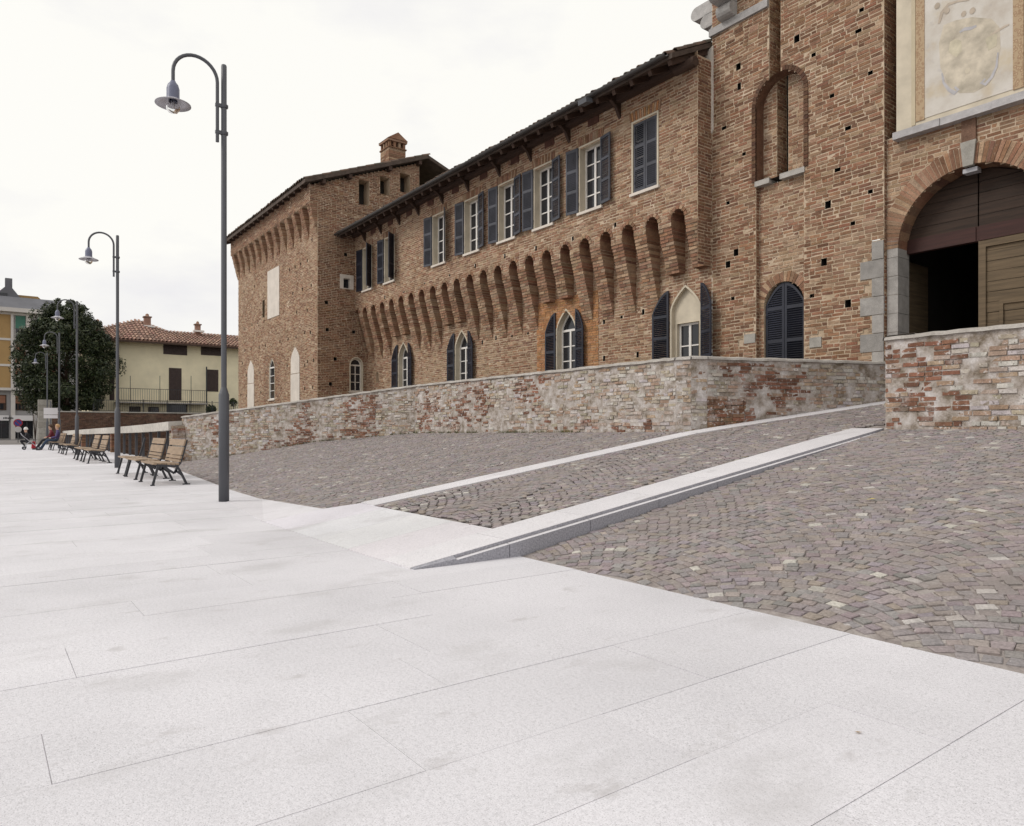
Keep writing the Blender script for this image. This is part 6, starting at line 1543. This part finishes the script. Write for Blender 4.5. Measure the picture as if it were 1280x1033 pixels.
# first floor and shops
for u_ in (-24, 13.5, 41.5): y_ = aq(u_, 500)[0]; mb = MB(); mb.obox(FA, y_, y_ + .42, 0, zcor - .16, -.3, .1); mb.build('pillar', M_pale, ap_)
z1a, z1b = aq(20, 513)[1], aq(20, 494)[1]
for (u0, u1) in ((-20, 8), (17, 38), (46, 56)):
    ya, yb = aq(u0, 500)[0], aq(u1, 500)[0]; mb = MB(); mb.obox(FA, ya, yb, z1a, z1b, -.3, -.2); wn = mb.build('window', M_wood, ap_); mb = MB(); mb.obox(FA, ya + .1, yb - .1, z1a + .8, z1b - .1, -.199, -.15); mb.build('blind', M_brownbl, wn)
    for k in range(4): p = ya + .15 + (yb - ya - .3) * k / 4; mb = MB(); mb.obox(FA, p, p + (yb - ya - .3) / 4 - .12, z1a + .1, z1a + .72, -.198, -.17); mb.build('pane', M_glass, wn)
zs0, zs1 = aq(20, 526)[1], aq(20, 519.5)[1]
for (u0, u1) in ((-22, 11), (15, 41), (44, 54)):
    ya, yb = aq(u0, 520)[0], aq(u1, 520)[0]; mb = MB(); mb.obox(FA, ya, yb, zs0, zs1, -.1, .12); mb.build('shop_sign', M_shop, ap_)
    mb = MB(); mb.obox(FA, ya + .2, yb, .15, zs0 - .05, -.3, -.22); wn = mb.build('shop_window', M_glass, ap_)
    for k in range(3): p = ya + .2 + (yb - ya - .2) * k / 3; mb = MB(); mb.obox(FA, p, p + .08, .15, zs0 - .05, -.219, -.16); mb.build('frame', M_ironblack, wn)
# dark lettering on the shop fascia (illegible at this distance: a row of strokes)
ya = aq(4, 522)[0]
for k in range(7): mb = MB(); mb.obox(FA, ya + k * .14, ya + k * .14 + .09, (zs0 + zs1) / 2 - .12, (zs0 + zs1) / 2 + .1 * (1 if k % 3 else .6), .12, .135); mb.build('letter', M_darktr, ap_)
# roof: slate slope, gable dormer with chimney, ochre dormer
zr1 = aq(10, 372)[1]
mb = MB(); mb.mesh([(XA + .7, YA0, ztop_ + .36), (XA + .7, YA1 + 3, ztop_ + .36), (XA - 2.5, YA1 + 1.0, zr1 + .5), (XA - 2.5, YA0, zr1 + .5), (XA - 12, YA1 + 3, ztop_ + .36), (XA - 9, YA1 + 1.0, zr1 + .5), (XA - 9, YA0, zr1 + .5), (XA - 12, YA0, ztop_ + .36)], [(0, 1, 2, 3), (1, 4, 5, 2), (3, 2, 5, 6), (7, 6, 5, 4), (0, 3, 6, 7)]); mb.build('roof', M_roofg, ap_)
pk = SIDE(11, 355, XA - 3); l0 = SIDE(-16, 375, XA - 3); r0 = SIDE(26, 373, XA - 3)
mb = MB(); X3 = XA - 3; vs = [(X3, l0[0], l0[1] - 1), (X3, r0[0], r0[1] - 1), (X3, r0[0], r0[1]), (X3, pk[0], pk[1]), (X3, l0[0], l0[1])]; mb.mesh(vs + [(x_ - 5, y_, z_) for x_, y_, z_ in vs], [(0, 1, 2, 3, 4), (1, 6, 7, 2), (2, 7, 8, 3), (3, 8, 9, 4), (4, 9, 5, 0), (9, 8, 7, 6, 5)]); mb.build('dormer', M_roofg, ap_)
mb = MB(); mb.box(X3 - 1.2, X3 - .2, pk[0] - .35, pk[0] + .35, pk[1] - .5, pk[1] + .7); mb.build('chimney', M_roofg, ap_)
dw = SIDE(-6, 370, XA - 2.95); mb = MB(); mb.box(X3 - .2, X3 + .1, l0[0] + .8, SIDE(9, 370, X3)[0], SIDE(0, 373, X3)[1], SIDE(0, 366, X3)[1]); mb.build('dormer_window', M_glass, ap_)
o0 = SIDE(20, 377, X3 - 3); o1 = SIDE(35, 370, X3 - 3); o2 = SIDE(54, 377, X3 - 3)
mb = MB(); vs = [(X3 - 3, o0[0], o0[1] - 2), (X3 - 3, o2[0], o2[1] - 3), (X3 - 3, o2[0], o2[1]), (X3 - 3, o1[0] + 1, o1[1]), (X3 - 3, o1[0] - 1, o1[1]), (X3 - 3, o0[0], o0[1])]; n_ = 6; mb.mesh(vs + [(x_ - 4, y_, z_) for x_, y_, z_ in vs], [tuple(range(6))] + [(i, 6 + i, 6 + (i + 1) % 6, (i + 1) % 6) for i in range(6)]); mb.build('rear_gable', M_ochre, ap_)
# ---- signs
sgx, sgy = -51.6, 3.55
sg = thing('direction_sign', 'white rectangular sign boards on a grey post before the moat wall pier', 'sign', (sgx, sgy, 0))
mb = MB(); mb.tube([(sgx, sgy, 0), (sgx, sgy, 2.85)], .035, 10); mb.build('post', M_iron, sg)
for (za, zb) in ((2.05, 2.45), (1.82, 2.02)): mb = MB(); mb.box(sgx + .04, sgx + .07, sgy - .36, sgy + .36, za, zb); mb.build('board', M_shop, sg)
npx, npy = -76.0, 2.83
npn = thing('no_parking_sign', 'round red and blue no parking sign with white plate on a post', 'sign', (npx, npy, 0))
mb = MB(); mb.tube([(npx, npy, 0), (npx, npy, 2.0)], .03, 8); mb.build('post', M_iron, npn)
for (r_, mt, dx, nm) in ((.34, plain('sign_red', (.45, .03, .04), .5, .05, 2), .05, 'rim'), (.26, plain('sign_blue', (.05, .08, .33), .5, .05, 2), .062, 'face')):
    mb = MB(); mb.tube([(npx + dx - .012, npy, 1.72), (npx + dx, npy, 1.72)], r_, 24); mb.build(nm, mt, npn)
mb = MB(); mb.bar((npx + .075, npy - .2, 1.92), (npx + .075, npy + .2, 1.52), .07, .012, up=(1, 0, 0)); mb.build('slash', MATS['sign_red'], npn)
mb = MB(); mb.tube([(npx + .04, npy, 1.15), (npx + .055, npy, 1.15)], .26, 20); mb.build('plate', M_shop, npn)
# fallen leaves
for k, (u_, v_) in enumerate(((1073, 917),)):
    d = ray(u_, v_); t_ = -CAMH / d[2]; x_, y_ = d[0] * t_, d[1] * t_; mb = MB()
    mb.mesh([(x_ - .014, y_, .004), (x_, y_ - .007, .006), (x_ + .015, y_ + .003, .009), (x_, y_ + .008, .005)], [(0, 1, 2, 3)], 0, (.33, .2, .06)); tag(mb.build('fallen_leaf', M_tile), ['small yellow brown dry leaf lying on the pale paving', 'tiny brown dry leaf on the paving by the joint'][k], 'leaf')
d = ray(1088, 628); x_, y_ = -3.55, 7.45; x_, y_ = None, None
best = min(((abs(proj(d[0] * s_ / 100, d[1] * s_ / 100, 0)[2] * 0 + CAMH + d[2] * s_ / 100 - z_right(0, d[1] * s_ / 100)), s_) for s_ in range(200, 1500)))[1] / 100
x_, y_ = d[0] * best, d[1] * best; z_ = z_right(x_, y_) + .02; mb = MB(); mb.mesh([(x_ - .05, y_, z_), (x_, y_ - .03, z_ + .01), (x_ + .05, y_ + .01, z_ + .02), (x_, y_ + .03, z_ + .015)], [(0, 1, 2, 3)], 0, (.62, .52, .08)); tag(mb.build('fallen_leaf', M_tile), 'yellow leaf lying on the grey cobbles', 'leaf')
